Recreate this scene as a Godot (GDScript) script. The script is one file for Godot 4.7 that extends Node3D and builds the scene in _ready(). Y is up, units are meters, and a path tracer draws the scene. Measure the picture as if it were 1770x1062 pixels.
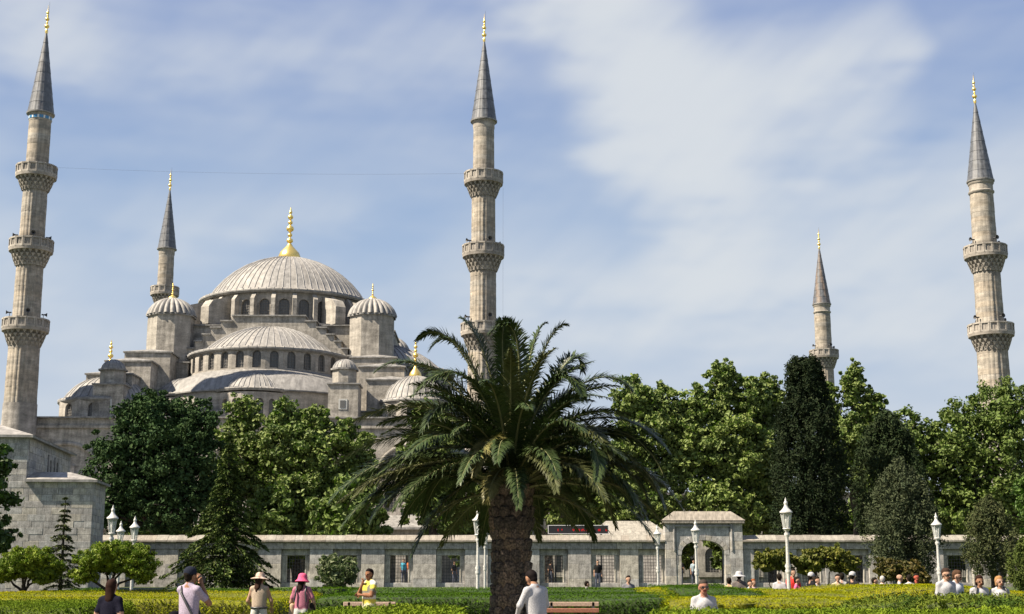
extends Node3D
# A park in front of a domed mosque with tall minarets, seen over clipped hedges on a bright late morning.

var M := {}
var used := {}
var boxes := {}
var dirs := PackedVector3Array()


class MB:
	var v := PackedVector3Array()
	var n := PackedVector3Array()
	var c := PackedColorArray()
	var ix := PackedInt32Array()
	var col := Color(1, 1, 1)

	func tri(a: Vector3, b: Vector3, d: Vector3):
		var k := (b - a).cross(d - a).normalized()
		var i := v.size()
		v.append_array([a, b, d]); n.append_array([k, k, k]); c.append_array([col, col, col])
		ix.append_array([i, i + 2, i + 1])

	func quad(a: Vector3, b: Vector3, d: Vector3, e: Vector3):  # counter-clockwise seen from outside
		var k := (d - a).cross(e - b).normalized()
		var i := v.size()
		v.append_array([a, b, d, e]); n.append_array([k, k, k, k]); c.append_array([col, col, col, col])
		ix.append_array([i, i + 2, i + 1, i, i + 3, i + 2])

	func box(o: Vector3, s: Vector3, t := Transform3D()):
		var h := s / 2
		var p := []
		for k in 8:
			p.append(t * (o + Vector3(h.x if k & 1 else -h.x, h.y if k & 2 else -h.y, h.z if k & 4 else -h.z)))
		quad(p[4], p[5], p[7], p[6]); quad(p[1], p[0], p[2], p[3]); quad(p[5], p[1], p[3], p[7])
		quad(p[0], p[4], p[6], p[2]); quad(p[6], p[7], p[3], p[2]); quad(p[0], p[1], p[5], p[4])

	# rows of points, each row of the same length; the front lies where row x column turns outwards
	func grid(rows: Array, cols := [], closed := false):
		var w: int = rows[0].size()
		var base := v.size()
		var nn := PackedVector3Array(); nn.resize(rows.size() * w)
		for r in rows.size() - 1:
			for k in w - 1:
				var a: Vector3 = rows[r][k]; var b: Vector3 = rows[r][k + 1]; var d: Vector3 = rows[r + 1][k + 1]; var e: Vector3 = rows[r + 1][k]
				var m := (d - a).cross(e - b)
				for q in [r * w + k, r * w + k + 1, r * w + w + k, r * w + w + k + 1]:
					nn[q] += m
				var i := base + r * w + k
				ix.append_array([i, i + w + 1, i + 1, i, i + w, i + w + 1])
		for r in rows.size():
			if closed:
				var s := nn[r * w] + nn[r * w + w - 1]
				nn[r * w] = s; nn[r * w + w - 1] = s
			for k in w:
				v.append(rows[r][k]); n.append(nn[r * w + k].normalized())
				c.append(col if cols.is_empty() else cols[r][k])

	func lathe(prof: Array, seg: int, o := Vector3.ZERO, flute := 0.0, a0 := 0.0, a1 := TAU):
		var rows := []
		for p in prof:
			var row := []
			for k in seg + 1:
				var a := a0 + (a1 - a0) * k / seg
				var r: float = p[0] * (1.0 - flute * (k % 2))
				row.append(o + Vector3(r * sin(a), p[1], r * cos(a)))
			rows.append(row)
		grid(rows, [], a1 - a0 > 6.28)

	func tube(pts: Array, rad: Array, seg := 6):
		var rows := []
		var side := Vector3.RIGHT
		for k in pts.size():
			var t: Vector3 = (pts[mini(k + 1, pts.size() - 1)] - pts[maxi(k - 1, 0)]).normalized()
			if k == 0:
				side = t.cross(Vector3(0.3, 0.2, 1)).normalized()
			side = (side - t * side.dot(t)).normalized()
			var up := side.cross(t)
			var row := []
			for j in seg + 1:
				var a := TAU * j / seg
				row.append(pts[k] + (side * cos(a) + up * sin(a)) * rad[k])
			rows.append(row)
		grid(rows, [], true)
		fan(rows[0], true); fan(rows[-1], false)

	func fan(ring: Array, flip: bool):
		var m := Vector3.ZERO
		for k in ring.size() - 1:
			m += ring[k]
		m /= ring.size() - 1
		for k in ring.size() - 1:
			if flip:
				tri(m, ring[k + 1], ring[k])
			else:
				tri(m, ring[k], ring[k + 1])

	func leaf(p: Vector3, t: Vector3, b: Vector3, fold: Vector3):
		var i := v.size()
		v.append(p - t); v.append(p + b + fold); v.append(p + t); v.append(p - b + fold)
		c.append(col); c.append(col); c.append(col); c.append(col)
		ix.append(i); ix.append(i + 1); ix.append(i + 2); ix.append(i); ix.append(i + 2); ix.append(i + 3)

	func done(m: Material = null) -> ArrayMesh:
		var a := []
		a.resize(Mesh.ARRAY_MAX)
		a[Mesh.ARRAY_VERTEX] = v
		if n.size() == v.size():
			a[Mesh.ARRAY_NORMAL] = n
		a[Mesh.ARRAY_COLOR] = c
		a[Mesh.ARRAY_INDEX] = ix
		var me := ArrayMesh.new()
		me.add_surface_from_arrays(Mesh.PRIMITIVE_TRIANGLES, a)
		if m:
			me.surface_set_material(0, m)
		return me


func numbered(called: String) -> String:
	used[called] = used.get(called, 0) + 1
	return called if used[called] == 1 else "%s_%03d" % [called, used[called] - 1]

func tag(o: Node, label: String, category := "", group := "", kind := ""):
	if label: o.set_meta("label", label)
	if category: o.set_meta("category", category)
	if group: o.set_meta("group", group)
	if kind: o.set_meta("kind", kind)
	return o

func thing(called: String, label: String, category: String, at := Vector3.ZERO, turn := 0.0, group := "") -> Node3D:
	var o := Node3D.new()
	o.name = numbered(called)
	add_child(o)
	o.position = at
	o.rotation.y = turn
	return tag(o, label, category, group)

func holder(called: String, parent: Node, at := Vector3.ZERO, turn := 0.0) -> Node3D:
	var o := Node3D.new()
	o.name = called
	parent.add_child(o, true)
	o.position = at
	o.rotation.y = turn
	return o

func put(mesh: Mesh, called: String, parent: Node, m: Material = null, at := Vector3.ZERO, turn := 0.0) -> MeshInstance3D:
	var o := MeshInstance3D.new()
	o.mesh = mesh
	if m:
		o.material_override = m
	o.name = numbered(called) if parent == self else called
	parent.add_child(o, true)
	o.position = at
	o.rotation.y = turn
	return o

func build(b: MB, called: String, parent: Node, m: Material, at := Vector3.ZERO, turn := 0.0) -> MeshInstance3D:
	return put(b.done(m), called, parent, null, at, turn)

func lin(r: float, g: float, b: float) -> Color:  # a colour as the eye sees it, 0 to 255, in linear light
	return Color(r / 255.0, g / 255.0, b / 255.0).srgb_to_linear()

func copy_of(o: Node3D, label := "") -> Node3D:
	var base := String(o.name)
	if base.length() > 4 and base.substr(base.length() - 4, 1) == "_" and base.right(3).is_valid_int():
		base = base.left(base.length() - 4)
	var r: Node3D = o.duplicate()
	r.name = numbered(base)
	add_child(r)
	if label: r.set_meta("label", label)
	return r

# a block with chamfered edges, shared between blocks of one size
func block_mesh(s: Vector3, bev := 0.02) -> ArrayMesh:
	s = Vector3(snappedf(s.x, 0.01), snappedf(s.y, 0.01), snappedf(s.z, 0.01))
	var key := "%s %s" % [s, bev]
	if boxes.has(key):
		return boxes[key]
	var b := MB.new()
	var h := s / 2
	var e := Vector3(minf(bev, h.x * 0.4), minf(bev, h.y * 0.4), minf(bev, h.z * 0.4))
	var i := h - e
	for sx: float in [-1.0, 1.0]:
		facing(b, Vector3(sx * h.x, -i.y, -i.z), Vector3(sx * h.x, i.y, -i.z), Vector3(sx * h.x, i.y, i.z), Vector3(sx * h.x, -i.y, i.z))
		facing(b, Vector3(-i.x, sx * h.y, -i.z), Vector3(i.x, sx * h.y, -i.z), Vector3(i.x, sx * h.y, i.z), Vector3(-i.x, sx * h.y, i.z))
		facing(b, Vector3(-i.x, -i.y, sx * h.z), Vector3(i.x, -i.y, sx * h.z), Vector3(i.x, i.y, sx * h.z), Vector3(-i.x, i.y, sx * h.z))
		for sy: float in [-1.0, 1.0]:
			facing(b, Vector3(sx * h.x, sy * i.y, -i.z), Vector3(sx * h.x, sy * i.y, i.z), Vector3(sx * i.x, sy * h.y, i.z), Vector3(sx * i.x, sy * h.y, -i.z))
			facing(b, Vector3(sx * h.x, -i.y, sy * i.z), Vector3(sx * h.x, i.y, sy * i.z), Vector3(sx * i.x, i.y, sy * h.z), Vector3(sx * i.x, -i.y, sy * h.z))
			facing(b, Vector3(-i.x, sx * h.y, sy * i.z), Vector3(i.x, sx * h.y, sy * i.z), Vector3(i.x, sx * i.y, sy * h.z), Vector3(-i.x, sx * i.y, sy * h.z))
			for sz: float in [-1.0, 1.0]:
				var p := Vector3(sx * h.x, sy * i.y, sz * i.z); var q := Vector3(sx * i.x, sy * h.y, sz * i.z); var r := Vector3(sx * i.x, sy * i.y, sz * h.z)
				if (q - p).cross(r - p).dot(p) < 0:
					b.tri(p, r, q)
				else:
					b.tri(p, q, r)
	boxes[key] = b.done()
	return boxes[key]

func facing(b: MB, p: Vector3, q: Vector3, r: Vector3, s: Vector3):
	if (r - p).cross(s - q).dot(p + q + r + s) < 0:
		b.quad(s, r, q, p)
	else:
		b.quad(p, q, r, s)

func block(called: String, parent: Node, m: Material, at: Vector3, s: Vector3, turn := 0.0, bev := 0.02) -> MeshInstance3D:
	return put(block_mesh(s, bev), called, parent, m, at, turn)

# ---- materials -------------------------------------------------------------------------------------------------
func noise_bytes(size: int, freq: float, octaves: int, seed_: int, wide := 1, tall := 1) -> PackedByteArray:
	var f := FastNoiseLite.new()
	f.noise_type = FastNoiseLite.TYPE_SIMPLEX_SMOOTH
	f.frequency = freq
	f.fractal_octaves = octaves
	f.seed = seed_
	var im := f.get_seamless_image(size / wide, size / tall)
	im.convert(Image.FORMAT_L8)
	if wide > 1 or tall > 1:
		im.resize(size, size, Image.INTERPOLATE_CUBIC)
	return im.get_data()

# grey texture, mean about 0.85, of several layers of noise: [frequency, octaves, weight, stretch x, stretch y]
func grain(size: int, layers: Array, seed_: int, low := 0.6) -> ImageTexture:
	var sum := PackedFloat32Array(); sum.resize(size * size)
	var total := 0.0
	for k in layers.size():
		var l: Array = layers[k]
		var d := noise_bytes(size, l[0], l[1], seed_ + k, l[3], l[4])
		total += l[2]
		var w: float = l[2] / 255.0
		for i in d.size():
			sum[i] += d[i] * w
	var out := PackedByteArray(); out.resize(size * size * 3)
	for i in sum.size():
		var x := clampi(int(255.0 * (low + (1.0 - low) * clampf((sum[i] / total - 0.5) * 1.7 + 0.5, 0, 1))), 0, 255)
		out[i * 3] = x; out[i * 3 + 1] = x; out[i * 3 + 2] = x
	var im := Image.create_from_data(size, size, false, Image.FORMAT_RGB8, out)
	return ImageTexture.create_from_image(im)

func mat(called: String, c: Color, rough := 0.9, tex: Texture2D = null, scale := 1.0, vertex := false) -> StandardMaterial3D:
	var m := StandardMaterial3D.new()
	m.albedo_color = c.linear_to_srgb()
	m.roughness = rough
	m.vertex_color_use_as_albedo = vertex
	if tex:
		m.albedo_texture = tex
		m.uv1_triplanar = true
		m.uv1_world_triplanar = true
		m.uv1_scale = Vector3.ONE * scale
	M[called] = m
	return m

func leaf_mat(called: String, rough := 0.55, through := 0.5):
	var m := mat(called, Color(1, 1, 1), rough, null, 1.0, true)
	m.backlight_enabled = true
	m.backlight = Color(0.75, 1.0, 0.35) * through
	m.metallic_specular = 0.35
	m.cull_mode = BaseMaterial3D.CULL_DISABLED

func materials():
	var stone := grain(512, [[0.012, 3, 0.9, 1, 1], [0.03, 3, 0.9, 4, 1], [0.09, 3, 0.8, 1, 1], [0.04, 3, 0.9, 1, 8]], 11, 0.5)
	var ashlar := grain(512, [[0.01, 4, 1.0, 1, 1], [0.05, 3, 0.8, 1, 8], [0.06, 4, 0.9, 1, 1], [0.2, 2, 0.5, 1, 1]], 23, 0.5)
	var leadt := grain(256, [[0.02, 3, 1.0, 1, 1], [0.08, 3, 0.6, 1, 4]], 37, 0.66)
	var fine := grain(256, [[0.05, 4, 1.0, 1, 1], [0.2, 2, 0.6, 1, 1]], 51, 0.7)
	var rough := grain(256, [[0.03, 5, 1.0, 1, 1]], 57, 0.3)
	M["tex_rough"] = rough
	mat("stone", Color(0.49, 0.455, 0.40), 0.92, stone, 0.085)
	mat("stone_v", Color(0.82, 0.83, 0.86), 0.92, stone, 0.085, true)
	mat("minaret", Color(0.80, 0.80, 0.80), 0.92, stone, 0.16, true)
	var k := 0
	for c in [Color(0.55, 0.51, 0.45), Color(0.48, 0.45, 0.41), Color(0.61, 0.56, 0.47), Color(0.42, 0.40, 0.37), Color(0.54, 0.52, 0.48)]:
		mat("ashlar%d" % k, Color(c.r * 1.06, c.g * 1.08, c.b * 1.12), 0.93, ashlar, 0.37)
		k += 1
	k = 0
	for c in [Color(0.56, 0.50, 0.42), Color(0.47, 0.43, 0.37), Color(0.59, 0.55, 0.47), Color(0.52, 0.46, 0.38)]:
		mat("coping%d" % k, c * 0.72, 0.95, ashlar, 0.5)
		k += 1
	k = 0
	for c in [Color(0.30, 0.288, 0.268), Color(0.275, 0.266, 0.252), Color(0.325, 0.308, 0.282)]:
		mat("lead%d" % k, c, 0.62, leadt, 0.22)
		k += 1
	mat("lead_seam", Color(0.27, 0.265, 0.26), 0.65, leadt, 0.3)
	mat("lead_edge", Color(0.265, 0.258, 0.246), 0.6, leadt, 0.2)
	mat("spire", Color(1, 1, 1), 0.5, leadt, 0.25, true)
	mat("window", Color(0.13, 0.13, 0.125), 0.35, fine, 0.6)
	mat("grille_stone", Color(0.17, 0.16, 0.15), 0.9)
	var g := mat("gold", Color(0.93, 0.66, 0.20), 0.32)
	g.metallic = 0.85
	mat("tile_blue", Color(0.05, 0.20, 0.38), 0.3)
	mat("tile_white", Color(0.6, 0.62, 0.62), 0.3)
	mat("iron", Color(0.05, 0.05, 0.052), 0.6)
	mat("white_iron", Color(0.6, 0.6, 0.57), 0.45, fine, 1.5)
	var gl := mat("lantern_glass", Color(0.85, 0.9, 0.88), 0.05)
	gl.transparency = BaseMaterial3D.TRANSPARENCY_ALPHA
	gl.albedo_color.a = 0.25
	mat("bark", Color(0.075, 0.058, 0.042), 0.95, rough, 0.9)
	mat("bark_pale", Color(0.17, 0.145, 0.11), 0.95, rough, 0.5)
	mat("grass_ground", Color(0.085, 0.13, 0.03), 0.95, rough, 0.2)
	mat("paving", Color(0.36, 0.33, 0.28), 0.95, ashlar, 0.4)
	mat("bench_wood", Color(0.38, 0.16, 0.10), 0.6, fine, 2.0)
	mat("bench_wood_pale", Color(0.55, 0.40, 0.31), 0.6, fine, 2.0)
	mat("led_case", Color(0.014, 0.012, 0.013), 0.35)
	mat("aluminium", Color(0.5, 0.5, 0.5), 0.4)
	mat("cloth", Color(1, 1, 1), 0.95, fine, 3.0, true).metallic_specular = 0.12
	mat("hair", Color(1, 1, 1), 0.75, fine, 6.0, true).metallic_specular = 0.2
	mat("black_plastic", Color(0.02, 0.02, 0.022), 0.4)
	mat("palm_base", Color(1, 1, 1), 0.95, rough, 2.5, true)
	mat("rachis", Color(0.13, 0.13, 0.05), 0.6)
	leaf_mat("leaf", 0.6, 0.6)
	leaf_mat("leaf_dull", 0.7, 0.3)
	leaf_mat("needle", 0.85, 0.2)
	M.needle.metallic_specular = 0.15
	M.leaf_dull.metallic_specular = 0.12
	leaf_mat("frond", 0.45, 0.25)

# ---- sky ----------------------------------------------------------------------------------------------------------
func sky_image() -> Image:
	var w := 2048
	var h := 1024
	var px := PackedFloat32Array(); px.resize(w * h * 3)
	var f := FastNoiseLite.new()
	f.noise_type = FastNoiseLite.TYPE_SIMPLEX_SMOOTH
	f.frequency = 2.2; f.fractal_octaves = 5; f.fractal_gain = 0.6; f.seed = 5
	var g := FastNoiseLite.new()
	g.noise_type = FastNoiseLite.TYPE_SIMPLEX_SMOOTH
	g.frequency = 1.1; g.fractal_octaves = 3; g.seed = 9
	var fib := FastNoiseLite.new()
	fib.noise_type = FastNoiseLite.TYPE_SIMPLEX_SMOOTH
	fib.frequency = 3.2; fib.fractal_octaves = 4; fib.fractal_gain = 0.6; fib.seed = 21
	# cirrus bands: from azimuth, elevation to azimuth, elevation, half-width in degrees, strength
	var bands := [[2.6, 26.5, 5.6, 21.0, 3.6, 1.3], [5.6, 21.0, 8.2, 16.4, 3.4, 1.25], [8.0, 16.4, 8.6, 12.4, 2.3, 1.0], [6.0, 20.8, 16.2, 21.3, 1.6, 1.0], [6.5, 19.0, 15.0, 18.0, 2.6, 0.7], [0.2, 24.2, 4.0, 24.6, 1.6, 0.9],
		[13.6, 13.8, 24.0, 14.6, 4.6, 0.55], [7.8, 12.5, 15.0, 11.4, 2.8, 0.45], [-1.0, 11.6, 24.0, 9.4, 3.4, 0.42], [-19.0, 21.0, -2.0, 22.3, 2.3, 0.26],
		[-15.0, 14.2, -7.5, 15.0, 1.7, 0.26], [0.3, 12.2, 6.4, 12.0, 1.3, 0.4], [5.6, 14.6, 7.6, 14.2, 1.0, 0.4], [-24.0, 16.0, -17.0, 9.0, 3.0, 0.3], [-12.0, 24.0, -4.0, 25.5, 1.5, 0.25]]
	for k in 60:  # the same kind of band goes on round the whole sky
		var s := k * 5.17 + 27.0
		if s > 27.0 and s < 333.0:
			var e := 8.0 + fmod(k * 17.3, 58.0)
			bands.append([s, e, s + 9.0 + fmod(k * 3.1, 8.0), e + fmod(k * 5.7, 7.0) - 3.5, 2.0 + fmod(k * 1.7, 3.2), 0.35 + fmod(k * 0.37, 0.5)])
	var top := lin(138, 160, 204)
	var mid := lin(164, 187, 217)
	var low := lin(208, 216, 225)
	var cloud := lin(219, 224, 229)
	for y in h:
		var el := (0.5 - (y + 0.5) / h) * PI
		var ed := rad_to_deg(el)
		var base := low
		if ed > 0:
			var t := clampf(ed / 26.0, 0, 1)
			base = low.lerp(mid, smoothstep(0.0, 0.62, t)).lerp(top, smoothstep(0.45, 1.0, t))
			base = base.lerp(lin(120, 145, 198), clampf((ed - 26.0) / 60.0, 0, 1))
		var near := []
		for b in bands:
			if ed > minf(b[1], b[3]) - b[4] * 2.4 and ed < maxf(b[1], b[3]) + b[4] * 2.4:
				near.append(b)
		for x in w:
			var i := (y * w + x) * 3
			var c := base
			if ed > -1.0:
				var az := (x + 0.5) / w * 360.0
				if az > 180.0:
					az -= 360.0
				var a := deg_to_rad(az)
				var d := Vector3(sin(a) * cos(el), sin(el), -cos(a) * cos(el))
				var p := d * Vector3(2.0, 8.5, 2.0)
				var n1 := f.get_noise_3dv(p)
				var wx := g.get_noise_3dv(p + Vector3(7, 3, 1)) * 1.6
				var wy := n1 * 1.6
				var dens := 0.10 + 0.22 * n1
				for b in near:
					var bx := az + wx
					if bx < -170.0 and b[0] > 90.0: bx += 360.0
					if az < 0.0 and b[0] > 180.0: bx += 360.0
					var q := Vector2(bx - b[0], ed + wy - b[1])
					var l := Vector2(b[2] - b[0], b[3] - b[1])
					var u := clampf(q.dot(l) / l.length_squared(), 0, 1)
					var e2: float = 1.0 - (q - l * u).length() / (b[4] * 1.3)
					if e2 > 0:
						dens += b[5] * e2 * e2 * (3.0 - 2.0 * e2) * clampf(0.85 + 1.1 * n1, 0.1, 1.6)
				var fd := Vector3(d.x * 0.9 + d.y * 0.75, d.y * 0.9 - d.x * 0.75, d.z)
				dens *= clampf(1.0 + 0.6 * fib.get_noise_3dv(fd * Vector3(1.6, 9.0, 1.6)), 0.2, 2.0)
				c = base.lerp(cloud, 0.93 * (1.0 - exp(-1.5 * maxf(dens, 0.0))))
			px[i] = c.r; px[i + 1] = c.g; px[i + 2] = c.b
	return Image.create_from_data(w, h, false, Image.FORMAT_RGBF, px.to_byte_array())

# ---- the mosque -----------------------------------------------------------------------------------------------------
# one bay of a drum or wall: a flat panel of width w from y0 to y1 with a round-headed opening, its front at z = 0, looking along +z
func bay_mesh(w: float, h: float, ow: float, sill: float, oh: float, deep: float, c: Color) -> MB:
	var b := MB.new()
	b.col = c
	var x := w / 2
	var o := ow / 2
	var spring := sill + oh - o
	b.quad(Vector3(-x, 0, 0), Vector3(-o, 0, 0), Vector3(-o, h, 0), Vector3(-x, h, 0))
	b.quad(Vector3(o, 0, 0), Vector3(x, 0, 0), Vector3(x, h, 0), Vector3(o, h, 0))
	if sill > 0.01:
		b.quad(Vector3(-o, 0, 0), Vector3(o, 0, 0), Vector3(o, sill, 0), Vector3(-o, sill, 0))
	b.quad(Vector3(-o, sill, -deep), Vector3(-o, sill, 0), Vector3(o, sill, 0), Vector3(o, sill, -deep))
	b.quad(Vector3(-o, sill, 0), Vector3(-o, sill, -deep), Vector3(-o, spring, -deep), Vector3(-o, spring, 0))
	b.quad(Vector3(o, sill, -deep), Vector3(o, sill, 0), Vector3(o, spring, 0), Vector3(o, spring, -deep))
	var last := Vector3(-o, spring, 0)
	for k in 8:
		var a := PI - PI * (k + 1) / 8
		var p := Vector3(o * cos(a), spring + o * sin(a), 0)
		b.quad(last, p, Vector3(p.x, h, 0), Vector3(last.x, h, 0))
		b.quad(last, Vector3(last.x, last.y, -deep), Vector3(p.x, p.y, -deep), p)
		last = p
	# sides, top and back, so that the panel is as thick as its wall
	b.quad(Vector3(-x, 0, -deep), Vector3(-x, 0, 0), Vector3(-x, h, 0), Vector3(-x, h, -deep))
	b.quad(Vector3(x, 0, 0), Vector3(x, 0, -deep), Vector3(x, h, -deep), Vector3(x, h, 0))
	b.quad(Vector3(-x, h, 0), Vector3(x, h, 0), Vector3(x, h, -deep), Vector3(-x, h, -deep))
	return b

# the glazing of such an opening, a grey sheet behind a grid of stone bars
func pane_mesh(ow: float, oh: float) -> Array:
	var o := ow / 2 + 0.02
	var b := MB.new()
	var last := Vector3(-o, oh - o, 0)
	b.quad(Vector3(-o, 0, 0), Vector3(o, 0, 0), Vector3(o, oh - o, 0), last)
	for k in 8:
		var a := PI - PI * (k + 1) / 8
		var p := Vector3(o * cos(a), oh - o + o * sin(a), 0)
		b.tri(Vector3(0, oh - o, 0), p, last)
		last = p
	var g := MB.new()
	var nx := maxi(2, int(ow / 0.3))
	for k in nx + 1:
		var x := -o + ow * k / nx
		var y := oh - o + sqrt(maxf(0.0, o * o - x * x))
		g.box(Vector3(x, y / 2, 0.05), Vector3(0.035, y, 0.05))
	var ny := int(oh / 0.34)
	for k in ny:
		g.box(Vector3(0, oh * (k + 0.5) / ny * 0.9, 0.05), Vector3(ow, 0.035, 0.045))
	return [b.done(), g.done()]

# a ring (or part of one) of such bays standing round the y axis of parent
func drum(parent: Node, called: String, at: Vector3, r: float, h: float, n: int, a0: float, a1: float, ow: float, sill: float, oh: float, pier := 0.0) -> Node3D:
	var root := holder(called, parent, at)
	var half := PI / n
	var bays := []
	for c in [Color(0.60, 0.545, 0.46), Color(0.56, 0.51, 0.435), Color(0.62, 0.565, 0.48)]:
		bays.append(bay_mesh(2 * r * tan(half), h, ow, sill, oh, 0.55, c).done(M.stone_v))
	var glass := pane_mesh(ow, oh)
	var buttress := MB.new()
	if pier > 0:
		var hh := h - 0.25
		var q := pier * 0.55
		buttress.col = Color(0.62, 0.57, 0.485)
		buttress.box(Vector3(0, hh * 0.4, pier * 0.45), Vector3(q, hh * 0.8, pier * 1.1))
		var z0 := -0.1
		var z1 := pier
		buttress.quad(Vector3(-q / 2, hh * 0.8, z1), Vector3(q / 2, hh * 0.8, z1), Vector3(q / 2, hh, z0 + 0.3), Vector3(-q / 2, hh, z0 + 0.3))
		buttress.tri(Vector3(q / 2, hh * 0.8, z1), Vector3(q / 2, hh * 0.8, z0), Vector3(q / 2, hh, z0 + 0.3))
		buttress.tri(Vector3(-q / 2, hh * 0.8, z0), Vector3(-q / 2, hh * 0.8, z1), Vector3(-q / 2, hh, z0 + 0.3))
	var bm := buttress.done(M.stone_v) if pier > 0 else null
	var k := 0
	var a := a0 + half
	while a < a1 - half * 0.5:
		var d := Vector3(sin(a), 0, cos(a))
		put(bays[k % 3], "wall_bay", root, null, d * r, a)
		put(glass[0], "window_pane", root, M.window, d * (r - 0.32) + Vector3(0, sill, 0), a)
		put(glass[1], "window_grille", root, M.grille_stone, d * (r - 0.32) + Vector3(0, sill, 0), a)
		if bm:
			put(bm, "buttress", root, null, Vector3(sin(a + half), 0, cos(a + half)) * (r / cos(half) - 0.06), a + half)
		a += 2 * half
		k += 1
	return root

# one lead strip of a dome between two seams, the seam raised along its one edge
func gore_mesh(prof: Array, n: int, bulge: float) -> Array:
	var b := MB.new()
	var half := PI / n
	var rows := []
	for p in prof:
		var row := []
		for j in 5:
			var t := -1.0 + j * 0.5
			var a := t * half
			var r: float = p[0] * (1.0 + bulge * (1.0 - t * t))
			row.append(Vector3(r * sin(a), p[1], r * cos(a)))
		rows.append(row)
	b.grid(rows)
	var s := MB.new()
	var pts := []
	var rad := []
	for p in prof:
		pts.append(Vector3((p[0] + 0.01) * sin(half), p[1] + 0.01, (p[0] + 0.01) * cos(half)))
		rad.append(minf(0.07, 0.03 + p[0] * 0.012))
	s.tube(pts, rad, 4)
	return [b.done(), s.done()]

func cap_profile(r: float, h: float, steps := 8, inner := 0.12) -> Array:
	var R := (r * r + h * h) / (2 * h)
	var e := asin(clampf(r / R, -1, 1))
	if h > r: e = PI - e
	var out := []
	for k in steps + 1:
		var a := lerpf(e, 0.0, float(k) / steps)
		out.append([maxf(R * sin(a), inner), R * cos(a) - R + h])
	return out

func dome(parent: Node, called: String, at: Vector3, r: float, h: float, n: int, a0 := 0.0, a1 := TAU, bulge := 0.0, eave := 0.35) -> Node3D:
	var root := holder(called, parent, at)
	var prof := cap_profile(r, h)
	prof.push_front([r + eave, -0.12])
	prof.push_front([r + eave, -0.3])
	var g := gore_mesh(prof, n, bulge)
	var k := 0
	var a := a0 + PI / n
	while a < a1 - 0.01:
		put(g[0], "lead_panel", root, M["lead%d" % ((k * 7 + k / 3) % 3)], Vector3.ZERO, a)
		put(g[1], "lead_seam", root, M.lead_seam, Vector3.ZERO, a)
		a += TAU / n
		k += 1
	var rim := MB.new()
	rim.lathe([[r - 0.4, -0.62], [r + eave - 0.12, -0.62], [r + eave - 0.12, -0.62], [r + eave + 0.06, -0.42], [r + eave + 0.06, -0.42], [r + eave + 0.06, -0.26], [r + eave + 0.06, -0.26], [r + eave - 0.1, -0.24]], 48, Vector3.ZERO, 0.0, a0, a1)
	build(rim, "cornice", root, M.lead_edge)
	return root

func finial(parent: Node, at: Vector3, h: float, bulb: float):
	var b := MB.new()
	var s := h
	b.lathe([[bulb * 0.9, -0.03 * s], [bulb, 0.0], [bulb * 1.02, 0.05 * s], [bulb * 0.88, 0.12 * s], [bulb * 0.55, 0.19 * s], [bulb * 0.3, 0.245 * s], [0.035 * s, 0.29 * s]], 24, at, 0.07)
	var p := [[0.03 * s, 0.26 * s]]
	var y := 0.30
	for q in [[0.062, 0.05], [0.045, 0.04], [0.072, 0.06], [0.045, 0.04], [0.052, 0.045], [0.032, 0.03]]:
		for j in 7:
			var a := -PI / 2 + PI * j / 6
			p.append([maxf(0.018, q[0] * cos(a)) * s, (y + q[1] + q[1] * sin(a)) * s])
		y += q[1] * 2 + 0.02
	p.append([0.014 * s, y * s]); p.append([0.004 * s, s])
	b.lathe(p, 14, at)
	build(b, "finial", parent, M.gold)

func octagon(called: String, parent: Node, at: Vector3, r: float, h: float, m: Material, turn := 0.0, n := 8):
	var b := MB.new()
	var ring := []
	for k in n + 1:
		var a := TAU * (k + 0.5) / n
		ring.append(Vector3(r * sin(a), 0, r * cos(a)))
	for k in n:
		b.quad(ring[k], ring[k + 1], ring[k + 1] + Vector3(0, h, 0), ring[k] + Vector3(0, h, 0))
	var cap := []
	for p in ring:
		cap.append(p + Vector3(0, h, 0))
	b.fan(cap, false)
	return build(b, called, parent, m, at, turn)

func tower(parent: Node, called: String, at: Vector3, r: float, h: float, dh: float, ribs: int, gold: float, turn: float, bulge := 0.09):
	var t := holder(called, parent, at)
	octagon("tower_wall", t, Vector3.ZERO, r, h, M.stone, turn)
	octagon("eave", t, Vector3(0, h - 0.08, 0), r + 0.22, 0.2, M.lead_edge, turn)
	octagon("foot_cornice", t, Vector3(0, 0.0, 0), r + 0.14, 0.22, M.lead_edge, turn)
	var prof := cap_profile(r * 0.96, dh)
	var g := gore_mesh(prof, ribs, bulge)
	for k in ribs:
		put(g[0], "lead_panel", t, M["lead%d" % ((k * 5) % 3)], Vector3(0, h + 0.12, 0), TAU * k / ribs)
		if bulge < 0.02:
			put(g[1], "lead_seam", t, M.lead_seam, Vector3(0, h + 0.12, 0), TAU * k / ribs)
	if gold > 0:
		finial(t, Vector3(0, h + dh - 0.08, 0), gold, gold * 0.26)
	return t

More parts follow.
